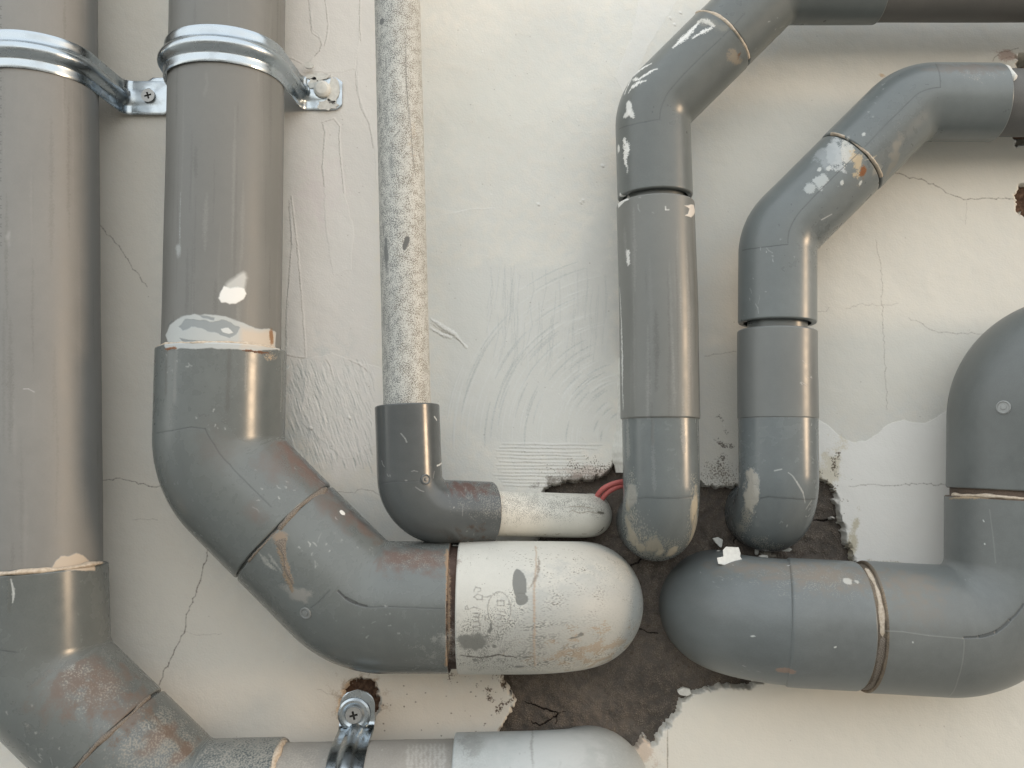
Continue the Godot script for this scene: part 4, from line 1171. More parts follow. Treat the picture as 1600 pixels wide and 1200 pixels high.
	for i in 25:
		oval.append(Vector2(-0.0074, 0.9646) + Vector2(cos(TAU * i / 24.0) * 0.0150, sin(TAU * i / 24.0) * 0.0102))
	cv.stroke(oval, 0.0004, worn, 0.6, 0.3, 0.6, 0.5, 0.35, false)
	for g in [[Vector2(-0.0148, 0.9631), Vector2(-0.0148, 0.9691), Vector2(-0.0106, 0.9691), Vector2(-0.0106, 0.9631), Vector2(-0.0148, 0.9631)], [Vector2(-0.0063, 0.9631), Vector2(-0.0053, 0.9691)], [Vector2(-0.0032, 0.9631), Vector2(-0.0021, 0.9691), Vector2(-0.0011, 0.9691)], [Vector2(0.0011, 0.9631), Vector2(0.0000, 0.9691)], [Vector2(-0.0222, 0.9420), Vector2(-0.0243, 0.9420), Vector2(-0.0264, 0.9435), Vector2(-0.0253, 0.9480), Vector2(-0.0232, 0.9480), Vector2(-0.0222, 0.9450)], [Vector2(-0.0180, 0.9420), Vector2(-0.0201, 0.9450), Vector2(-0.0190, 0.9495), Vector2(-0.0158, 0.9495), Vector2(-0.0158, 0.9450), Vector2(-0.0180, 0.9420)], [Vector2(-0.0180, 0.9495), Vector2(-0.0180, 0.9540), Vector2(-0.0190, 0.9571)], [Vector2(-0.0095, 0.9344), Vector2(-0.0106, 0.9359), Vector2(-0.0074, 0.9374), Vector2(-0.0074, 0.9344), Vector2(-0.0095, 0.9344)], [Vector2(-0.0074, 0.9374), Vector2(-0.0095, 0.9420), Vector2(-0.0074, 0.9480)], [Vector2(-0.0042, 0.9420), Vector2(-0.0042, 0.9480), Vector2(-0.0011, 0.9465), Vector2(-0.0011, 0.9420)], [Vector2(-0.0011, 0.9420), Vector2(0.0000, 0.9465), Vector2(0.0021, 0.9465), Vector2(0.0032, 0.9420)], [Vector2(0.0032, 0.9420), Vector2(0.0032, 0.9465), Vector2(0.0063, 0.9480), Vector2(0.0074, 0.9420)], [Vector2(0.0074, 0.9420), Vector2(0.0084, 0.9480), Vector2(0.0106, 0.9465), Vector2(0.0106, 0.9420)], [Vector2(-0.0021, 0.9525), Vector2(0.0021, 0.9525), Vector2(-0.0021, 0.9510)]]:
		cv.stroke(g, 0.0004, worn, 0.6, 0.25, 0.5, 0.5, 0.35, false)
	cv.stroke([Vector2(0.0053, 0.9571), Vector2(0.0095, 0.9571), Vector2(0.0116, 0.9555)], 0.0018, grey, 0.9, 0.3, 0.4)
	cv.stroke([Vector2(0.0359, 0.9299), Vector2(0.0391, 0.9480), Vector2(0.0359, 0.9646), Vector2(0.0391, 0.9797)], 0.0009, Color(0.34, 0.33, 0.31), 0.8, 1.5, 0.6)


var dirt_b := [[Vector2(-0.0803, 0.6816), 0.020, 0.034, 0.0, 0.75], [Vector2(-0.0760, 0.7134), 0.015, 0.034, 0.0, 0.75], [Vector2(-0.0771, 0.7771), 0.012, 0.040, 0.0, 0.65], [Vector2(-0.0623, 0.7528), 0.016, 0.030, 0.0, 0.45], [Vector2(-0.0570, 0.8695), 0.020, 0.040, 0.0, 0.7], [Vector2(-0.0528, 0.8997), 0.018, 0.030, 0.0, 0.65], [Vector2(-0.0517, 0.6862), 0.020, 0.025, 0.0, 0.35], [Vector2(-0.0158, 0.6310), 0.020, 0.03, 0.0, 0.15], [Vector2(-0.0074, 0.7074), 0.010, 0.012, 0.0, 0.35]]


func paint_c(cv: Canvas) -> void:
	cv.fill(0.0, 0.5797, Color(0.768, 0.768, 0.745), 0.55, 0.03, 0.04, 0.03, 0.05)
	# thin paint over a grey conduit, worn to a close pattern of flecks
	var grey := Color(0.455, 0.465, 0.46)
	for i in 13:
		var v := i * 0.055
		cv.speckle(Vector2(Vector2(0.0140, 0.3739).x, v), 0.030, 0.060, 0.0, grey, 0.8, 0.48, 0.66, 0.5, -0.04)
		cv.speckle(Vector2(Vector2(-0.0184, 0.3739).x, v + 0.02), 0.034, 0.060, 0.0, Color(0.48, 0.455, 0.415), 0.75, 0.51, 0.66, 0.5, -0.04)
	cv.speckle(Vector2(-0.0162, 0.3198), 0.008, 0.04, 0.0, Color(0.64, 0.58, 0.50), 0.35, 0.55, 0.85, 0.6, 0.0, true)
	for l in [[Vector2(-0.0110, 0.2207), Vector2(-0.0105, 0.2598), Vector2(-0.0127, 0.3108)], [Vector2(0.0118, 0.2357), Vector2(0.0114, 0.2598)], [Vector2(0.0219, 0.4009), Vector2(0.0206, 0.4174)], [Vector2(0.0184, 0.4234), Vector2(0.0176, 0.4520)], [Vector2(0.0035, 0.3198), Vector2(-0.0035, 0.3123)], [Vector2(-0.0132, 0.2913), Vector2(-0.0158, 0.3364), Vector2(-0.0193, 0.3604)]]:
		cv.stroke(l, 0.0005, Color(0.42, 0.42, 0.41), 0.5, 0.3, 0.8, 0.5, -0.05)
	cv.blot(Vector2(-0.0061, 0.4249), 0.003, 0.007, -0.3, Color(0.36, 0.36, 0.35), 0.95, 0.5, 0.5, -0.1, 0.1)
	cv.blot(Vector2(0.0158, 0.2012), 0.0035, 0.0035, 0.0, Color(0.40, 0.41, 0.41), 0.9, 0.4, 0.5, -0.1, 0.1)
	cv.blot(Vector2(0.0171, 0.4325), 0.003, 0.016, 0.0, Color(0.40, 0.41, 0.41), 0.8, 0.8, 0.5, -0.1, 0.3)
	for i in 16:
		cv.blot(Vector2(Vector2(0.0154, 0.4985).x + cv.rng.randfn() * 0.006, cv.rng.randf_range(0.1832, 0.5706)), cv.rng.randf_range(0.001, 0.003), cv.rng.randf_range(0.003, 0.012), 0.0, grey, 0.4, 1.0, 0.5, -0.03, 0.5)
	# the elbow and the cream length
	cv.fill(0.5797, 0.7503, Color(0.322, 0.336, 0.338), 0.23, 0.05, 0.02, 0.006, 0.012)
	cv.fill(0.7503, 9.0, Color(0.812, 0.802, 0.765), 0.45, 0.03, 0.02, 0.02, 0.05)
	cv.blot(Vector2(-0.0312, 0.7155), 0.010, 0.030, 0.0, Color(0.34, 0.22, 0.19), 0.7, 0.9, 0.7, 0.02, 0.7)
	cv.speckle(Vector2(0.0092, 0.7215), 0.014, 0.030, 0.0, Color(0.27, 0.23, 0.20), 0.8, 0.56, 0.85, 0.7, 0.05, true)
	cv.scratches(22, Vector2(-0.035, 0.5835), Vector2(0.03, 0.7443), Color(0.66, 0.66, 0.65), 0.8)
	cv.stroke([Vector2(0.0254, 0.6506), Vector2(0.0075, 0.6506), Vector2(-0.0097, 0.6530)], 0.0004, LINE, 0.6, 0.0, 0.2, 0.4, -0.1)
	cv.stroke([Vector2(-0.0285, 0.6391), Vector2(-0.0408, 0.6361)], 0.0006, PAINT, 0.9)
	cv.stroke([Vector2(-0.0272, 0.5926), Vector2(-0.0303, 0.5956)], 0.0006, PAINT, 0.8)
	# cream length
	cv.speckle(Vector2(-0.0219, 0.7776), 0.030, 0.090, 0.0, Color(0.52, 0.515, 0.49), 0.75, 0.48, 0.84, 0.5, -0.06)
	cv.speckle(Vector2(-0.0241, 0.8397), 0.022, 0.060, 0.0, Color(0.56, 0.55, 0.52), 0.75, 0.50, 0.86, 0.5, -0.06)
	cv.speckle(Vector2(0.0162, 0.8079), 0.012, 0.09, 0.0, Color(0.42, 0.36, 0.29), 0.8, 0.70, 0.88, 0.6, -0.06, true)
	for l in [[Vector2(-0.0123, 0.8216), Vector2(-0.0145, 0.8276), Vector2(-0.0118, 0.8352), Vector2(-0.0136, 0.8430), Vector2(-0.0114, 0.8518)], [Vector2(-0.0180, 0.8185), Vector2(-0.0197, 0.8352), Vector2(-0.0171, 0.8501)]]:
		cv.stroke(l, 0.0006, Color(0.60, 0.57, 0.52), 0.6, 0.8, 0.5, 0.6, -0.1)
	cv.stroke([Vector2(0.0154, 0.8536), Vector2(0.0097, 0.8571), Vector2(0.0048, 0.8571)], 0.0008, Color(0.33, 0.31, 0.27), 0.8, 0.6, 0.6)
	cv.stroke([Vector2(-0.0132, 0.8501), Vector2(-0.0123, 0.8536)], 0.0010, Color(0.36, 0.34, 0.30), 0.8)


func paint_d(cv: Canvas) -> void:
	cv.fill(0.0, 0.5078, Color(0.385, 0.375, 0.36), 0.55, 0.06, 0.03, 0.01, 0.02)
	cv.fill(0.5078, 0.8815, FITTING, 0.32, 0.05, 0.02, 0.005, 0.009)
	cv.fill(0.8815, 1.1015, Color(0.448, 0.455, 0.444), 0.36, 0.03, 0.012, 0.004, 0.008)
	cv.fill(1.1015, 9.0, Color(0.415, 0.438, 0.440), 0.25, 0.05, 0.02, 0.005, 0.009)
	for l in [[[Vector2(0.0256, 0.7009), Vector2(0.0250, 0.7099), Vector2(0.0236, 0.7204), Vector2(0.0250, 0.7309), Vector2(0.0256, 0.7384)], 0.0030], [[Vector2(0.0243, 0.6993), Vector2(0.0171, 0.6993), Vector2(0.0085, 0.6993)], 0.0022], [[Vector2(0.0092, 0.7024), Vector2(0.0125, 0.7114), Vector2(0.0158, 0.7204)], 0.0016], [[Vector2(0.0328, 0.7639), Vector2(0.0388, 0.7699), Vector2(0.0466, 0.7729), Vector2(0.0519, 0.7758), Vector2(0.0453, 0.7816), Vector2(0.0434, 0.7874)], 0.0016], [[Vector2(0.0197, 0.7669), Vector2(0.0243, 0.7729), Vector2(0.0302, 0.7787), Vector2(0.0420, 0.7787)], 0.0014], [[Vector2(0.0210, 0.7787), Vector2(0.0282, 0.7816), Vector2(0.0342, 0.7845), Vector2(0.0361, 0.7874)], 0.0012], [[Vector2(0.0361, 0.8245), Vector2(0.0335, 0.8350), Vector2(0.0355, 0.8425), Vector2(0.0342, 0.8515)], 0.0030]]:
		cv.stroke(l[0], l[1], PAINT, 0.92, 0.7, 0.7, 0.5, 0.25)
	cv.blot(Vector2(0.0289, 0.7991), 0.0030, 0.0075, 0.7, PAINT, 0.9, 0.8, 0.5, 0.3, 0.2)
	cv.blot(Vector2(0.0322, 0.8020), 0.0060, 0.0022, 0.1, PAINT, 0.9, 0.6, 0.5, 0.3, 0.2)
	cv.blot(Vector2(0.0480, 0.8290), 0.0030, 0.0050, 0.0, PAINT, 0.9, 0.5, 0.5, 0.3, 0.15)
	cv.blot(Vector2(0.0328, 0.8545), 0.0018, 0.0050, 0.0, PAINT, 0.7, 0.9, 0.5, 0.2, 0.3)
	cv.patch([Vector2(0.0480, 0.8740), Vector2(0.0420, 0.8800), Vector2(0.0296, 0.8860), Vector2(0.0374, 0.8875), Vector2(0.0499, 0.8905), Vector2(0.0532, 0.8830)], PAINT, 0.95, 0.0008, 0.0004, 0.5, 0.3)
	cv.patch([Vector2(-0.0256, 0.8950), Vector2(-0.0434, 0.8905), Vector2(-0.0526, 0.8950), Vector2(-0.0368, 0.9055), Vector2(-0.0256, 0.9055), Vector2(-0.0309, 0.9025), Vector2(-0.0335, 0.8965)], Color(0.86, 0.83, 0.79), 0.95, 0.0008, 0.0004, 0.5, 0.3)
	cv.blot(Vector2(0.0342, 0.9431), 0.0030, 0.0085, 0.15, PAINT, 0.9, 0.75, 0.5, 0.3, 0.2)
	cv.stroke([Vector2(-0.0053, 0.8980), Vector2(-0.0053, 0.9010), Vector2(-0.0085, 0.9010)], 0.0006, PAINT, 0.7)
	cv.runs_of_dust(90, 0.8860, 1.1015, Color(0.60, 0.60, 0.59), Color(0.34, 0.34, 0.33), 0.2)
	cv.stroke([Vector2(0.0532, 0.9701), Vector2(0.0512, 0.9911), Vector2(0.0499, 1.0168), Vector2(0.0486, 1.0425), Vector2(0.0486, 1.0667), Vector2(0.0473, 1.0924)], 0.0016, Color(0.80, 0.81, 0.80), 0.8, 1.0, 0.8, 0.5, 0.2)
	for l in [[Vector2(-0.0039, 0.6693), Vector2(-0.0053, 0.6873), Vector2(-0.0053, 0.7009)], [Vector2(-0.0053, 0.7039), Vector2(-0.0046, 0.7279), Vector2(-0.0046, 0.7534), Vector2(-0.0059, 0.7729), Vector2(-0.0053, 0.7904), Vector2(-0.0033, 0.8049), Vector2(-0.0026, 0.8109)], [Vector2(-0.0026, 0.8109), Vector2(0.0105, 0.8125), Vector2(0.0243, 0.8125), Vector2(0.0447, 0.8109)], [Vector2(0.0480, 1.1774), Vector2(0.0191, 1.1719), Vector2(-0.0026, 1.1719), Vector2(-0.0322, 1.1719)]]:
		cv.stroke(l, 0.0004, LINE, 0.6, 0.0, 0.2, 0.45, -0.18, false)
	cv.blot(Vector2(-0.0302, 0.7039), 0.010, 0.007, 0.6, Color(0.60, 0.54, 0.46), 0.6, 0.9, 0.7, 0.1, 0.4)
	cv.blot(Vector2(-0.0309, 0.6978), 0.003, 0.004, 0.6, Color(0.40, 0.26, 0.17), 0.7, 0.9, 0.8, 0.0, 0.4)
	cv.blot(Vector2(0.0131, 0.6978), 0.02, 0.006, 0.3, Color(0.62, 0.60, 0.55), 0.4, 0.9, 0.7, 0.0, 0.6)
	cv.scratches(25, Vector2(-0.05, 0.5078), Vector2(0.05, 1.1801), Color(0.68, 0.69, 0.68), 0.7)
	# mortar smeared over the lower bend
	cv.speckle(Vector2(0.0368, 1.1828), 0.014, 0.040, 0.0, MORTAR, 0.6, 0.50, 0.82, 0.9, 0.2)
	cv.speckle(Vector2(0.0079, 1.2073), 0.050, 0.018, 0.0, Color(0.56, 0.54, 0.48), 0.6, 0.52, 0.84, 0.9, 0.2)
	cv.speckle(Vector2(-0.0361, 1.1855), 0.013, 0.040, 0.0, Color(0.66, 0.62, 0.54), 0.7, 0.48, 0.82, 0.9, 0.25)
	cv.speckle(Vector2(0.0243, 1.1937), 0.022, 0.025, 0.0, MORTAR, 0.6, 0.62, 0.88, 0.9, 0.15)
	for b in [Vector2(0.0407, 1.1937), Vector2(0.0309, 1.2019), Vector2(0.0197, 1.2073), Vector2(0.0013, 1.2073), Vector2(-0.0112, 1.2073), Vector2(-0.0335, 1.1801), Vector2(-0.0401, 1.1910), Vector2(-0.0381, 1.2046), Vector2(0.0085, 1.1992), Vector2(0.0427, 1.1801)]:
		cv.blot(b, cv.rng.randf_range(0.004, 0.010), cv.rng.randf_range(0.003, 0.008), cv.rng.randf() * 3.0, MORTAR * cv.rng.randf_range(0.85, 1.05), 0.85, 1.0, 0.9, 0.3, 0.15)
	cv.blot(Vector2(0.0388, 1.1719), 0.010, 0.007, 0.3, Color(0.62, 0.61, 0.58), 0.7, 0.9, 0.9, 0.3, 0.3)
	cv.blot(Vector2(-0.0355, 1.1774), 0.006, 0.010, 0.0, Color(0.68, 0.64, 0.56), 0.8, 0.8, 0.9, 0.4, 0.3)


func paint_e(cv: Canvas) -> void:
	cv.fill(0.0, 0.3879, Color(0.37, 0.37, 0.365), 0.6, 0.1, 0.05, 0.01, 0.02)
	cv.fill(0.3879, 0.7583, Color(0.415, 0.438, 0.440), 0.30, 0.05, 0.02, 0.005, 0.009)
	cv.fill(0.7583, 0.8492, Color(0.440, 0.452, 0.448), 0.34, 0.03, 0.012, 0.004, 0.008)
	cv.fill(0.8492, 9.0, Color(0.420, 0.444, 0.450), 0.25, 0.05, 0.02, 0.005, 0.009)
	cv.blot(Vector2(0.0186, 0.5802), 0.008, 0.024, 0.9, Color(0.70, 0.715, 0.72), 0.9, 0.75, 0.5, 0.2, 0.15)
	cv.blot(Vector2(0.0100, 0.5726), 0.007, 0.015, 0.7, Color(0.76, 0.755, 0.73), 0.9, 0.7, 0.5, 0.2, 0.2)
	cv.blot(Vector2(0.0252, 0.5862), 0.012, 0.016, 0.7, Color(0.62, 0.64, 0.65), 0.7, 0.8, 0.5, 0.1, 0.3)
	cv.blot(Vector2(0.0086, 0.6118), 0.007, 0.009, 0.3, Color(0.70, 0.72, 0.72), 0.85, 0.6, 0.5, 0.2, 0.12)
	cv.blot(Vector2(0.0106, 0.6238), 0.006, 0.006, 0.3, Color(0.68, 0.70, 0.70), 0.85, 0.6, 0.5, 0.2, 0.12)
	for p in [Vector2(0.0179, 0.6027), Vector2(0.0120, 0.5967), Vector2(-0.0066, 0.5982), Vector2(0.0113, 0.5485), Vector2(-0.0206, 0.5832)]:
		cv.blot(p, 0.002, 0.003, 0.5, Color(0.74, 0.75, 0.74), 0.9, 0.6, 0.5, 0.2, 0.2)
	cv.blot(Vector2(-0.0053, 0.5741), 0.006, 0.016, 0.9, Color(0.74, 0.66, 0.54), 0.85, 0.9, 0.7, 0.15, 0.3)
	cv.blot(Vector2(-0.0139, 0.5756), 0.004, 0.008, 0.9, Color(0.48, 0.28, 0.14), 0.9, 0.9, 0.8, 0.1, 0.3)
	cv.blot(Vector2(-0.0232, 0.5621), 0.005, 0.010, 0.8, Color(0.62, 0.60, 0.55), 0.5, 0.8, 0.7, 0.0, 0.5)
	cv.blot(Vector2(-0.0266, 0.5380), 0.007, 0.022, 0.8, Color(0.55, 0.53, 0.49), 0.5, 0.9, 0.7, 0.0, 0.5)
	cv.stroke([Vector2(-0.0073, 0.5666), Vector2(-0.0106, 0.5606), Vector2(-0.0120, 0.5546)], 0.0006, Color(0.74, 0.68, 0.58), 0.8, 0.5)
	for l in [[Vector2(0.0332, 0.4556), Vector2(0.0173, 0.4572), Vector2(0.0066, 0.4587), Vector2(0.0000, 0.4603)], [Vector2(0.0000, 0.4603), Vector2(0.0013, 0.4712), Vector2(0.0027, 0.4821), Vector2(0.0027, 0.4959), Vector2(0.0027, 0.5230), Vector2(0.0020, 0.5576)], [Vector2(0.0020, 0.5636), Vector2(0.0027, 0.5952), Vector2(0.0027, 0.6223), Vector2(0.0020, 0.6449), Vector2(0.0013, 0.6574), Vector2(0.0013, 0.6700), Vector2(0.0007, 0.6811)], [Vector2(0.0007, 0.6827), Vector2(0.0159, 0.6842), Vector2(0.0319, 0.6842), Vector2(0.0511, 0.6827)], [Vector2(0.0498, 0.9230), Vector2(0.0193, 0.9147), Vector2(-0.0040, 0.9147), Vector2(-0.0339, 0.9175)]]:
		cv.stroke(l, 0.0004, LINE, 0.6, 0.0, 0.2, 0.45, -0.2, false)
	cv.scratches(36, Vector2(-0.05, 0.3713), Vector2(0.05, 0.9368), Color(0.70, 0.71, 0.70), 0.7)
	for l in [[Vector2(0.0013, 0.9007), Vector2(-0.0066, 0.9065), Vector2(-0.0139, 0.9120), Vector2(-0.0173, 0.9175)], [Vector2(0.0139, 0.8992), Vector2(0.0073, 0.8976)], [Vector2(-0.0193, 0.6374), Vector2(-0.0232, 0.6253)]]:
		cv.stroke(l, 0.0004, Color(0.78, 0.78, 0.77), 0.7)
	cv.speckle(Vector2(0.0146, 0.4209), 0.012, 0.030, 0.0, Color(0.66, 0.62, 0.58), 0.7, 0.66, 0.86, 0.7, 0.1)
	cv.blot(Vector2(0.0246, 0.4239), 0.010, 0.045, 0.0, Color(0.46, 0.41, 0.38), 0.5, 0.9, 0.7, 0.0, 0.7)
	cv.blot(Vector2(0.0372, 0.9147), 0.010, 0.016, 0.2, Color(0.66, 0.645, 0.61), 0.9, 0.8, 0.9, 0.5, 0.2)
	cv.blot(Vector2(0.0319, 0.9092), 0.005, 0.008, 0.0, Color(0.66, 0.65, 0.62), 0.8, 0.8, 0.9, 0.4, 0.2)
	cv.speckle(Vector2(0.0392, 0.9395), 0.010, 0.032, 0.0, MORTAR, 0.8, 0.5, 0.8, 0.9, 0.2)
	cv.speckle(Vector2(0.0126, 0.9478), 0.025, 0.010, 0.0, MORTAR, 0.8, 0.52, 0.8, 0.9, 0.2)


func paint_f(cv: Canvas) -> void:
	cv.fill(0.0, 0.4300, Color(0.392, 0.408, 0.404), 0.42, 0.06, 0.03, 0.005, 0.010)
	cv.fill(0.4285, 0.4375, Color(0.36, 0.31, 0.27), 0.75, 0.2, 0.15, 0.05, 0.1)
	cv.fill(0.4375, 0.6784, Color(0.415, 0.430, 0.426), 0.38, 0.06, 0.03, 0.005, 0.010)
	cv.fill(0.6784, 0.6875, Color(0.42, 0.375, 0.32), 0.75, 0.25, 0.2, 0.1, 0.2)
	cv.fill(0.6875, 9.0, Color(0.420, 0.440, 0.442), 0.38, 0.06, 0.03, 0.005, 0.010)
	for d in dirt_f:
		cv.blot(d[0], d[1], d[2], 0.0, Color(0.50, 0.470, 0.435), minf(0.9, d[3] * 1.35), 0.8, 0.8, 0.03, 0.9)
	cv.speckle(Vector2(0.0522, 0.7284), 0.030, 0.075, 0.0, Color(0.64, 0.61, 0.56), 0.7, 0.68, 0.88, 0.8, 0.08)
	cv.blot(Vector2(0.0511, 0.7087), 0.0045, 0.0050, 0.0, Color(0.72, 0.72, 0.70), 0.9, 0.5, 0.6, 0.4, 0.2)
	cv.blot(Vector2(0.0511, 0.6996), 0.0022, 0.0028, 0.0, Color(0.72, 0.72, 0.70), 0.8, 0.6, 0.6, 0.3, 0.3)
	for p in [Vector2(0.0720, 0.7520), Vector2(-0.0031, 0.6572), Vector2(-0.0115, 0.7253), Vector2(-0.0083, 0.7693), Vector2(0.0543, 0.4571), Vector2(0.0532, 0.4782)]:
		cv.blot(p, cv.rng.randf_range(0.0006, 0.0014), cv.rng.randf_range(0.0008, 0.0020), 0.4, Color(0.78, 0.79, 0.78), 0.9, 0.6, 0.6, 0.2, 0.3)
	cv.blot(Vector2(-0.0407, 0.7541), 0.004, 0.006, 0.2, Color(0.58, 0.50, 0.45), 0.9, 0.6, 0.7, 0.3, 0.2)
	for l in [[Vector2(0.0052, 0.6845), Vector2(0.0052, 0.6663), Vector2(0.0031, 0.6436), Vector2(0.0021, 0.6118)], [Vector2(0.0010, 0.6118), Vector2(-0.0157, 0.6118), Vector2(-0.0365, 0.6118), Vector2(-0.0626, 0.6087), Vector2(-0.0804, 0.6072)], [Vector2(0.0491, 0.4466), Vector2(0.0459, 0.4722), Vector2(0.0438, 0.4948)]]:
		cv.stroke(l, 0.0005, Color(0.52, 0.53, 0.52), 0.6, 0.0, 0.2, 0.45, 0.15, false)
	cv.stroke([Vector2(0.0031, 0.6118), Vector2(0.0042, 0.5980), Vector2(0.0063, 0.5811), Vector2(0.0104, 0.5626), Vector2(0.0125, 0.5394)], 0.0012, LINE, 0.85, 0.0, 0.2, 0.45, -0.4)
	cv.speckle(Vector2(-0.0699, 0.8213), 0.030, 0.030, 0.0, Color(0.56, 0.52, 0.46), 0.7, 0.50, 0.82, 0.85, 0.1)
	cv.stroke([Vector2(0.0960, 0.4390), Vector2(0.0658, 0.4360), Vector2(0.0417, 0.4345), Vector2(0.0219, 0.4345)], 0.0012, Color(0.64, 0.57, 0.47), 0.8, 0.8, 0.6, 0.8, 0.15)
	cv.scratches(35, Vector2(-0.07, 0.3503), Vector2(0.07, 0.8431), Color(0.70, 0.71, 0.70), 0.7)
	cv.stroke([Vector2(-0.0804, 0.6723), Vector2(-0.0804, 0.6602), Vector2(-0.0793, 0.6405), Vector2(-0.0793, 0.6284)], 0.0012, Color(0.30, 0.26, 0.22), 0.7, 1.0, 0.6)


var dirt_f := [[Vector2(0.0637, 0.7606), 0.020, 0.05, 0.45], [Vector2(0.0584, 0.7208), 0.024, 0.05, 0.6], [Vector2(0.0511, 0.6527), 0.022, 0.04, 0.5], [Vector2(0.0595, 0.7823), 0.012, 0.03, 0.35], [Vector2(0.0271, 0.6466), 0.02, 0.03, 0.25]]


func run_a() -> void:
	var r: Dictionary = runs.A
	var m: Material = M.runA
	var o := thing("drain_pipe", Vector3(-0.4553, 1.1059, 0.0660), "thick warm grey drain pipe that bends to a level length under the upright strap clamp", "drain pipe", "thick grey drain pipes")
	part("pipe", tube(r, 0.0, 0.7525, 0.0567), m, o)
	part("bend", tube(r, 0.7420, 0.9304, 0.0618, true, true), m, o)
	part("joint_pipe", tube(r, 0.9244, 0.9425, 0.0573), m, o)
	var b := part("bend", tube(r, 0.9304 + 0.0025, 1.1157, 0.0618, true, true), m, o, "dirty lower bend splashed with pale mortar")
	part("pipe", tube(r, 1.1097, 1.2857, 0.0567), m, o)
	part("wall_bend", tube(r, 1.2797, r.long, 0.0624, true), m, o, "pale painted bend turning into the wall")
	part("sealant", ring_bead(r, 0.7405, 0.0586, -1.6, 1.6, 0.0022, 0.0042, 3, 0.0005), M.beige, o)
	part("sealant", ring_bead(r, 0.9304 + 0.0016, 0.0602, -1.4, 0.2, 0.0022, 0.0030, 4, 0.0010), M.brown, b)
	part("sealant", ring_bead(r, 1.1157, 0.0573, -1.9, 0.4, 0.0030, 0.0040, 5, 0.0008), M.beige, o)


func run_b() -> void:
	var r: Dictionary = runs.B
	var m: Material = M.runB
	var o := thing("drain_pipe", Vector3(-0.2841, 1.3138, 0.0660), "thick grey drain pipe with white paint splashes, bending twice to a white painted end", "drain pipe", "thick grey drain pipes")
	part("pipe", tube(r, 0.0, 0.5410, 0.0564), m, o)
	var b := part("bend", tube(r, 0.5303, 0.7301, 0.0618, true, true), m, o)
	part("joint_pipe", tube(r, 0.7256, 0.7392, 0.0573), m, o)
	var c := part("bend", tube(r, 0.7301 + 0.0024, 0.9178, 0.0618, true, true), m, o)
	part("joint_pipe", tube(r, 0.9118, 0.9299, 0.0573), m, o, "brown stained pipe showing in the gap before the white bend")
	part("wall_bend", tube(r, 0.9253, r.long, 0.0621, true), m, o, "white painted bend with worn grey flecks, turning into the wall")
	part("sealant", ring_bead(r, 0.5303, 0.0577, -1.30, 1.40, 0.0018, 0.0034, 6, 0.0005), M.beige, b)
	part("sealant", ring_bead(r, 0.7301 + 0.0018, 0.0605, -1.35, -0.15, 0.0028, 0.0026, 7, 0.0012), M.brown, c)
	part("sealant", ring_bead(r, 0.7301 + 0.0034, 0.0608, -0.2, 0.55, 0.0014, 0.0020, 8, 0.0006), M.brown, c)
	part("sealant", skin_bead(r, [Vector2(-0.0063, 0.7377), Vector2(-0.0032, 0.7452), Vector2(0.0011, 0.7528), Vector2(0.0063, 0.7589), Vector2(0.0095, 0.7634), Vector2(0.0127, 0.7725), Vector2(0.0169, 0.7801)], 0.0615, [0.0085, 0.0052, 0.0022, 0.0020, 0.0032, 0.0014, 0.0018], 0.0012, 9), M.brown, c, "brown run of sealant trailing from the joint")
	var p := on(r, Vector2(0.0264, 0.8028), 0.0618)
	part("mould_mark", lathe(p[0], p[1], [[0.0056, -0.0004], [0.0054, 0.0006], [0.0044, 0.0008], [0.0040, 0.0002], [0.0024, 0.0002], [0.0021, 0.0009], [0.0, 0.0011]]), M.runB_plain, c)


func run_c() -> void:
	var r: Dictionary = runs.C
	var m: Material = M.runC
	var o := thing("conduit_pipe", Vector3(-0.1016, 1.2579, 0.0740), "thin speckled white and grey conduit with a dark grey elbow and a cream end", "conduit")
	part("conduit", tube(r, 0.0, 0.5896, 0.0229), m, o, "speckled conduit, its white paint worn to grey flecks")
	var e := part("elbow", tube(r, 0.5797, 0.7503, 0.0311, true, true), m, o, "dark grey glossy elbow")
	part("conduit", tube(r, 0.7412, r.long, 0.0223), m, o, "cream painted length of conduit running into the wall")
	part("sealant", ring_bead(r, 0.7503 + 0.0006, 0.0229, -1.9, -0.6, 0.0026, 0.0040, 10, 0.0004), M.white, o)
	var p := on(r, Vector2(-0.0149, 0.6530), 0.0311)
	part("mould_mark", lathe(p[0], p[1], [[0.0050, -0.0006], [0.0049, 0.0006], [0.0040, 0.0010], [0.0032, 0.0004], [0.0018, 0.0004], [0.0015, 0.0012], [0.0, 0.0014]]), M.runC_plain, e)


func run_d() -> void:
	var r: Dictionary = runs.D
	var m: Material = M.runD
	var o := thing("waste_pipe", Vector3(0.1461, 1.3568, 0.0560), "slim grey waste pipe edged with white paint, beside the red wires", "waste pipe", "slim grey waste pipes")
	part("pipe", tube(r, 0.0, 0.5213, 0.0345), m, o)
	part("bend", tube(r, 0.5078, 0.6873, 0.0370, true, true), m, o)
	part("joint_pipe", tube(r, 0.6798, 0.6963, 0.0338), m, o)
	var b := part("bend", tube(r, 0.6873 + 0.0018, 0.8785, 0.0376, true, true), m, o)
	part("joint_pipe", tube(r, 0.8695, 0.8980, 0.0294), m, o)
	part("coupling", tube(r, 0.8845, 1.1015, 0.0389, true, true), m, o, "warm grey straight coupling")
	part("wall_bend", tube(r, 1.0924, r.long, 0.0373), m, o, "grey bend smeared with mortar, turning into the wall")
	part("sealant", ring_bead(r, 0.6873 + 0.001, 0.0366, -1.3, 1.5, 0.0016, 0.0022, 11, 0.0005), M.beige, b)


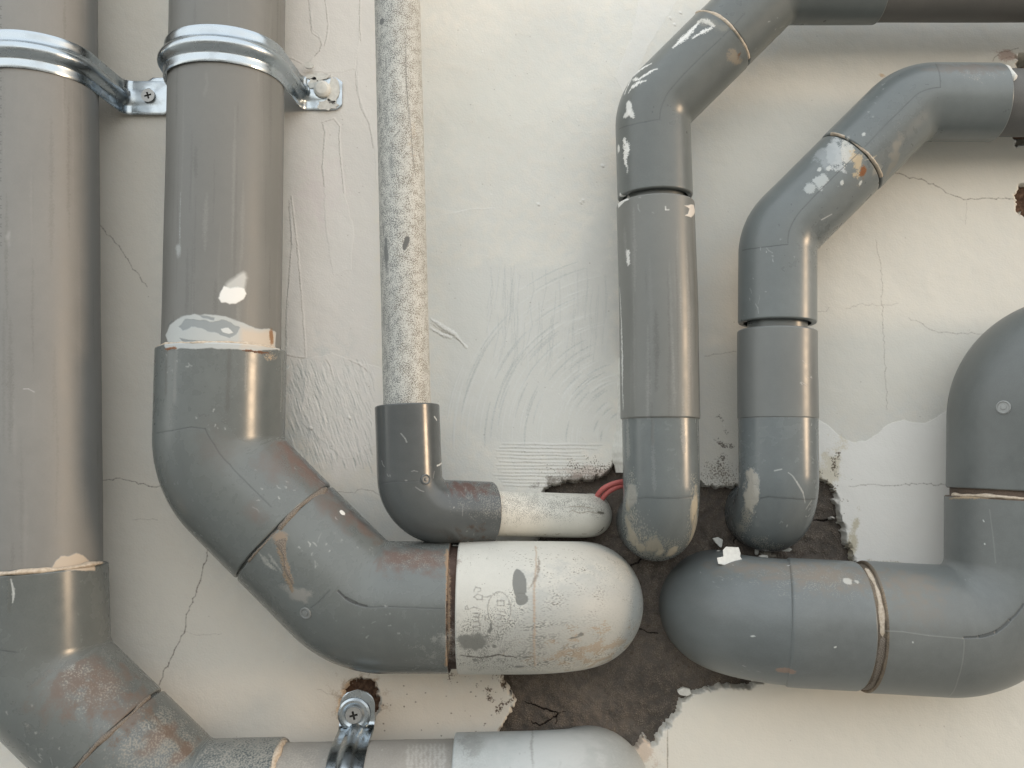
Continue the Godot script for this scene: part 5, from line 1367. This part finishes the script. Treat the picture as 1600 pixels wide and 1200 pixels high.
func run_e() -> void:
	var r: Dictionary = runs.E
	var m: Material = M.runE
	var o := thing("waste_pipe", Vector3(0.2629, 1.3055, 0.0560), "slim grey waste pipe with a rust stained joint and pale paint blots on its slope", "waste pipe", "slim grey waste pipes")
	part("pipe", tube(r, 0.0, 0.3969, 0.0336), m, o)
	part("bend", tube(r, 0.3879, 0.5606, 0.0387, true, true), m, o)
	part("joint_pipe", tube(r, 0.5531, 0.5681, 0.0336), m, o)
	var b := part("bend", tube(r, 0.5606 + 0.0020, 0.7538, 0.0381, true, true), m, o)
	part("joint_pipe", tube(r, 0.7432, 0.7764, 0.0292), m, o)
	part("coupling", tube(r, 0.7613, 0.8492, 0.0387, true, true), m, o)
	part("wall_bend", tube(r, 0.8431, r.long, 0.0381), m, o, "grey bend turning into the wall beside the broken plaster")
	part("sealant", ring_bead(r, 0.5606 - 0.001, 0.0371, -1.0, 1.2, 0.0016, 0.0024, 12, 0.0006), M.beige, b)
	part("sealant", ring_bead(r, 0.3879 - 0.002, 0.0349, 0.25, 1.2, 0.0038, 0.0046, 13, 0.0008), M.white, o, "white lump of caulk on the pipe's end joint")


func run_f() -> void:
	var r: Dictionary = runs.F
	var m: Material = M.runF
	var o := thing("drain_pipe", Vector3(0.4848, 1.1672, 0.0680), "thick grey drain pipe with a wide elbow and white paint chips on its level end", "drain pipe", "thick grey drain pipes")
	var a := part("bend", tube(r, 0.0, 0.4285, 0.0598, false, true), m, o)
	part("joint_pipe", tube(r, 0.4210, 0.4496, 0.0564), m, o)
	part("elbow", tube(r, 0.4360, 0.6799, 0.0613, true, true), m, o)
	part("joint_pipe", tube(r, 0.6739, 0.6935, 0.0580), m, o, "stained joint ring between elbow and end bend")
	var b := part("socket", tube(r, 0.6875, 0.7520, 0.0601, true, true), m, o)
	part("wall_bend", tube(r, 0.7476, r.long, 0.0586), m, o, "bend turning into the wall")
	part("sealant", ring_bead(r, 0.6829, 0.0586, 0.0, 1.3, 0.0022, 0.0008, 14, 0.0004), M.beige, b)
	part("sealant", ring_bead(r, 0.6829, 0.0586, -1.3, 0.0, 0.0032, 0.0008, 15, 0.0005), M.brown, b)
	part("sealant", ring_bead(r, 0.4360 - 0.001, 0.0580, -1.5, 1.6, 0.0020, 0.0040, 16, 0.0005), M.beige, o)
	var p := on(r, Vector2(0.0386, 0.3548), 0.0598)
	part("mould_mark", lathe(p[0], p[1], [[0.0064, -0.0006], [0.0062, 0.0008], [0.0053, 0.0012], [0.0047, 0.0003], [0.0026, 0.0003], [0.0022, 0.0009], [0.0, 0.0011]]), M.runF_plain, a)


# ---------------------------------------------------------------- clamps
func build_clamps() -> void:
	var o := thing("pipe_clamp", Vector3(-0.5114, 1.5991, 0.0000), "zinc strap clamp whose ear is screwed over another clamp's ear with a bare cross screw", "pipe clamp", "zinc strap clamps")
	var y: float = Vector3(-0.3952, 1.5928, 0.0050).y
	clamp_parts(o, Vector3(Vector3(-0.4793, 1.6167, 0.0660).x, y, 0.0), 0.0, 0.0577, 0.066, 1.50, 0.0046, 0.042, 0.0185, false, 0.0060)
	screw(o, Vector3(-0.3890, 1.5935, 0.0085), 0.0072, 0.0044, 0.3, M.screw)
	part("washer", lathe(Vector3(Vector3(-0.3898, 1.5943, 0.0065).x, Vector3(-0.3898, 1.5943, 0.0065).y, 0.0055), Vector3(0, 0, 1), [[0.0086, 0.0], [0.0086, 0.0010], [0.0078, 0.0014], [0.003, 0.0014]]), M.steel, o)
	o = thing("pipe_clamp", Vector3(-0.3090, 1.6027, 0.0000), "zinc strap clamp with a paint covered screw, on the pipe with white paint splashes", "pipe clamp", "zinc strap clamps")
	y = Vector3(-0.2138, 1.5983, 0.0020).y
	clamp_parts(o, Vector3(Vector3(-0.2885, 1.6167, 0.0660).x, y, 0.0), 0.0, 0.0577, 0.066, 1.50, 0.0016, 0.033, 0.0180, false, 0.0060)
	var s: Vector3 = Vector3(-0.2037, 1.6015, 0.0080)
	part("painted_screw", lathe(s, Vector3(0.05, -0.1, 1).normalized(), [[0.0085, -0.006], [0.0092, -0.001], [0.0086, 0.0024], [0.0060, 0.0042], [0.0, 0.0050]], 14), M.white, o, "screw head buried under white paint")
	for l in [[Vector3(-0.1928, 1.6005, 0.0036), 0.0085, 0.0200, 61], [Vector3(-0.2089, 1.6168, 0.0038), 0.0190, 0.0050, 62], [Vector3(-0.2136, 1.6089, 0.0038), 0.0070, 0.0080, 63], [Vector3(-0.1981, 1.5856, 0.0036), 0.0130, 0.0070, 64]]:
		part("paint_smear", flake(l[0], Vector3(0, 0, 1), ragged(l[1], l[2], 17, l[3], 0.45), 0.0012, 0.0), M.white, o)
	o = thing("pipe_clamp", Vector3(-0.1610, 0.9459, -0.0000), "zinc strap clamp standing upright over the level pipe, screwed beside a hole in the plaster", "pipe clamp", "zinc strap clamps")
	var axis: Vector3 = Vector3(-0.1488, 0.8800, 0.0660)
	clamp_parts(o, Vector3(Vector3(-0.1520, 0.9326, 0.0660).x, axis.y, 0.0), PI / 2, 0.0577, 0.066, 1.44, 0.034, 0.028, 0.0172, true, 0.0040)
	s = Vector3(-0.1546, 0.9566, 0.0385)
	part("washer", lathe(s + Vector3(0, 0, -0.001), Vector3(0, 0, 1), [[0.0160, -0.001], [0.0160, 0.0008], [0.0140, 0.0018], [0.0118, 0.0020], [0.0085, 0.0008], [0.004, 0.0006]], 36), M.steel, o)
	screw(o, s + Vector3(0, 0, 0.0006), 0.0078, 0.0040, 0.25, M.screw)


# ---------------------------------------------------------------- wires, chips
func wire(pts: Array, r: float) -> ArrayMesh:
	var c := Curve3D.new()
	for i in pts.size():
		var t: Vector3 = (pts[mini(i + 1, pts.size() - 1)] - pts[maxi(i - 1, 0)]) / 6.0
		c.add_point(pts[i], -t, t)
	c.bake_interval = 0.002
	var bp := c.get_baked_points()
	const N := 12
	var v := PackedVector3Array()
	var n := PackedVector3Array()
	var uv := PackedVector2Array()
	var idx := PackedInt32Array()
	var side := Vector3(0, 0, 1)
	for i in bp.size():
		var d := (bp[mini(i + 1, bp.size() - 1)] - bp[maxi(i - 1, 0)]).normalized()
		side = (side - d * side.dot(d)).normalized()
		var up := d.cross(side)
		for j in N + 1:
			var a := TAU * j / N
			v.append(bp[i] + (side * cos(a) + up * sin(a)) * r)
			n.append(side * cos(a) + up * sin(a))
			uv.append(Vector2(float(j) / N, i * 0.002))
		if i > 0:
			for j in N:
				var a := (i - 1) * (N + 1) + j
				idx.append_array([a, a + N + 1, a + N + 2, a, a + N + 2, a + 1])
	return packed(v, n, uv, idx)


func build_small_things() -> void:
	var o := thing("red_wire", Vector3(0.0932, 1.1746, 0.0000), "pair of faded red wires looping from the cream conduit end to the slim pipe", "wire")
	part("strand", wire([Vector3(0.0773, 1.1409, -0.0120), Vector3(0.0834, 1.1583, 0.0040), Vector3(0.0907, 1.1730, 0.0120), Vector3(0.1017, 1.1802, 0.0140), Vector3(0.1158, 1.1834, 0.0120), Vector3(0.1294, 1.1833, 0.0040)], 0.0027), M.red, o)
	part("strand", wire([Vector3(0.0819, 1.1376, -0.0120), Vector3(0.0887, 1.1570, 0.0040), Vector3(0.0960, 1.1697, 0.0110), Vector3(0.1051, 1.1763, 0.0130), Vector3(0.1173, 1.1795, 0.0100), Vector3(0.1294, 1.1793, 0.0030)], 0.0027), M.red, o)
	# chips of paint fallen on the thick pipe and on the mortar
	var r: Dictionary = runs.F
	var p := on(r, Vector2(0.0720, 0.7975), 0.0586)
	var big := []
	for q in [Vector2(-18, -12), Vector2(-19, -3), Vector2(-9, -1), Vector2(-9, 9), Vector2(-4, 14), Vector2(15, 13), Vector2(17, 4), Vector2(16, -1), Vector2(18, -5), Vector2(16, -11), Vector2(4, -14), Vector2(-8, -14)]:
		big.append(q * 0.00064)
	var chip := part("paint_chip", flake(p[0] + Vector3(0, 0.0035, 0.004), Vector3(0.0, 0.35, 1.0).normalized(), big, 0.0016, 0.0008), M.white, self)
	tag(chip, "large white paint chip leaning on top of the thick pipe's level end", "paint chip", "white paint chips")
	var small := []
	for q in [Vector2(-9, 7), Vector2(0, 9), Vector2(8, 4), Vector2(4, -8), Vector2(1, -7), Vector2(-5, 0)]:
		small.append(q * 0.00064)
	chip = part("paint_chip", flake(Vector3(0.2126, 1.1202, 0.0030), Vector3(0.2, 0.3, 1.0).normalized(), small, 0.0014, 0.0004), M.white, self)
	tag(chip, "small pointed white paint chip stuck on the bare mortar", "paint chip", "white paint chips")
	chip = part("paint_chip", flake(Vector3(0.2117, 1.1107, 0.0060), Vector3(0.1, 0.4, 1.0).normalized(), ragged(0.0040, 0.0022, 8, 77), 0.0014, 0.0004), M.white, self)
	tag(chip, "tiny white paint chip lying left against the large chip", "paint chip", "white paint chips")
	chip = part("paint_chip", flake(Vector3(0.2029, 1.1086, 0.0040), Vector3(0.0, 0.3, 1.0).normalized(), ragged(0.0026, 0.0030, 7, 78), 0.0012, 0.0004), M.white, self)
	tag(chip, "tiny white paint crumb on the mortar under the mortar smeared pipe end", "paint chip", "white paint chips")
	var g := thing("mortar_crumbs", Vector3(0.2652, 1.1105, 0.0100), "crumbled grey mortar lump wedged between the slim pipe's foot and the thick pipe", "mortar lump")
	for k in 7:
		var rng := RandomNumberGenerator.new()
		rng.seed = 90 + k
		part("mortar_piece", flake(Vector3(0.2636, 1.1117, 0.0160) + Vector3(rng.randf_range(-0.018, 0.018), rng.randf_range(-0.005, 0.006), rng.randf_range(-0.01, 0.008)), Vector3(rng.randf_range(-0.6, 0.6), rng.randf_range(-0.3, 0.8), 1).normalized(), ragged(rng.randf_range(0.003, 0.008), rng.randf_range(0.002, 0.005), 8, 95 + k, 0.5), rng.randf_range(0.002, 0.005), -0.0004), M.grey_mortar if k % 2 else M.white, g)
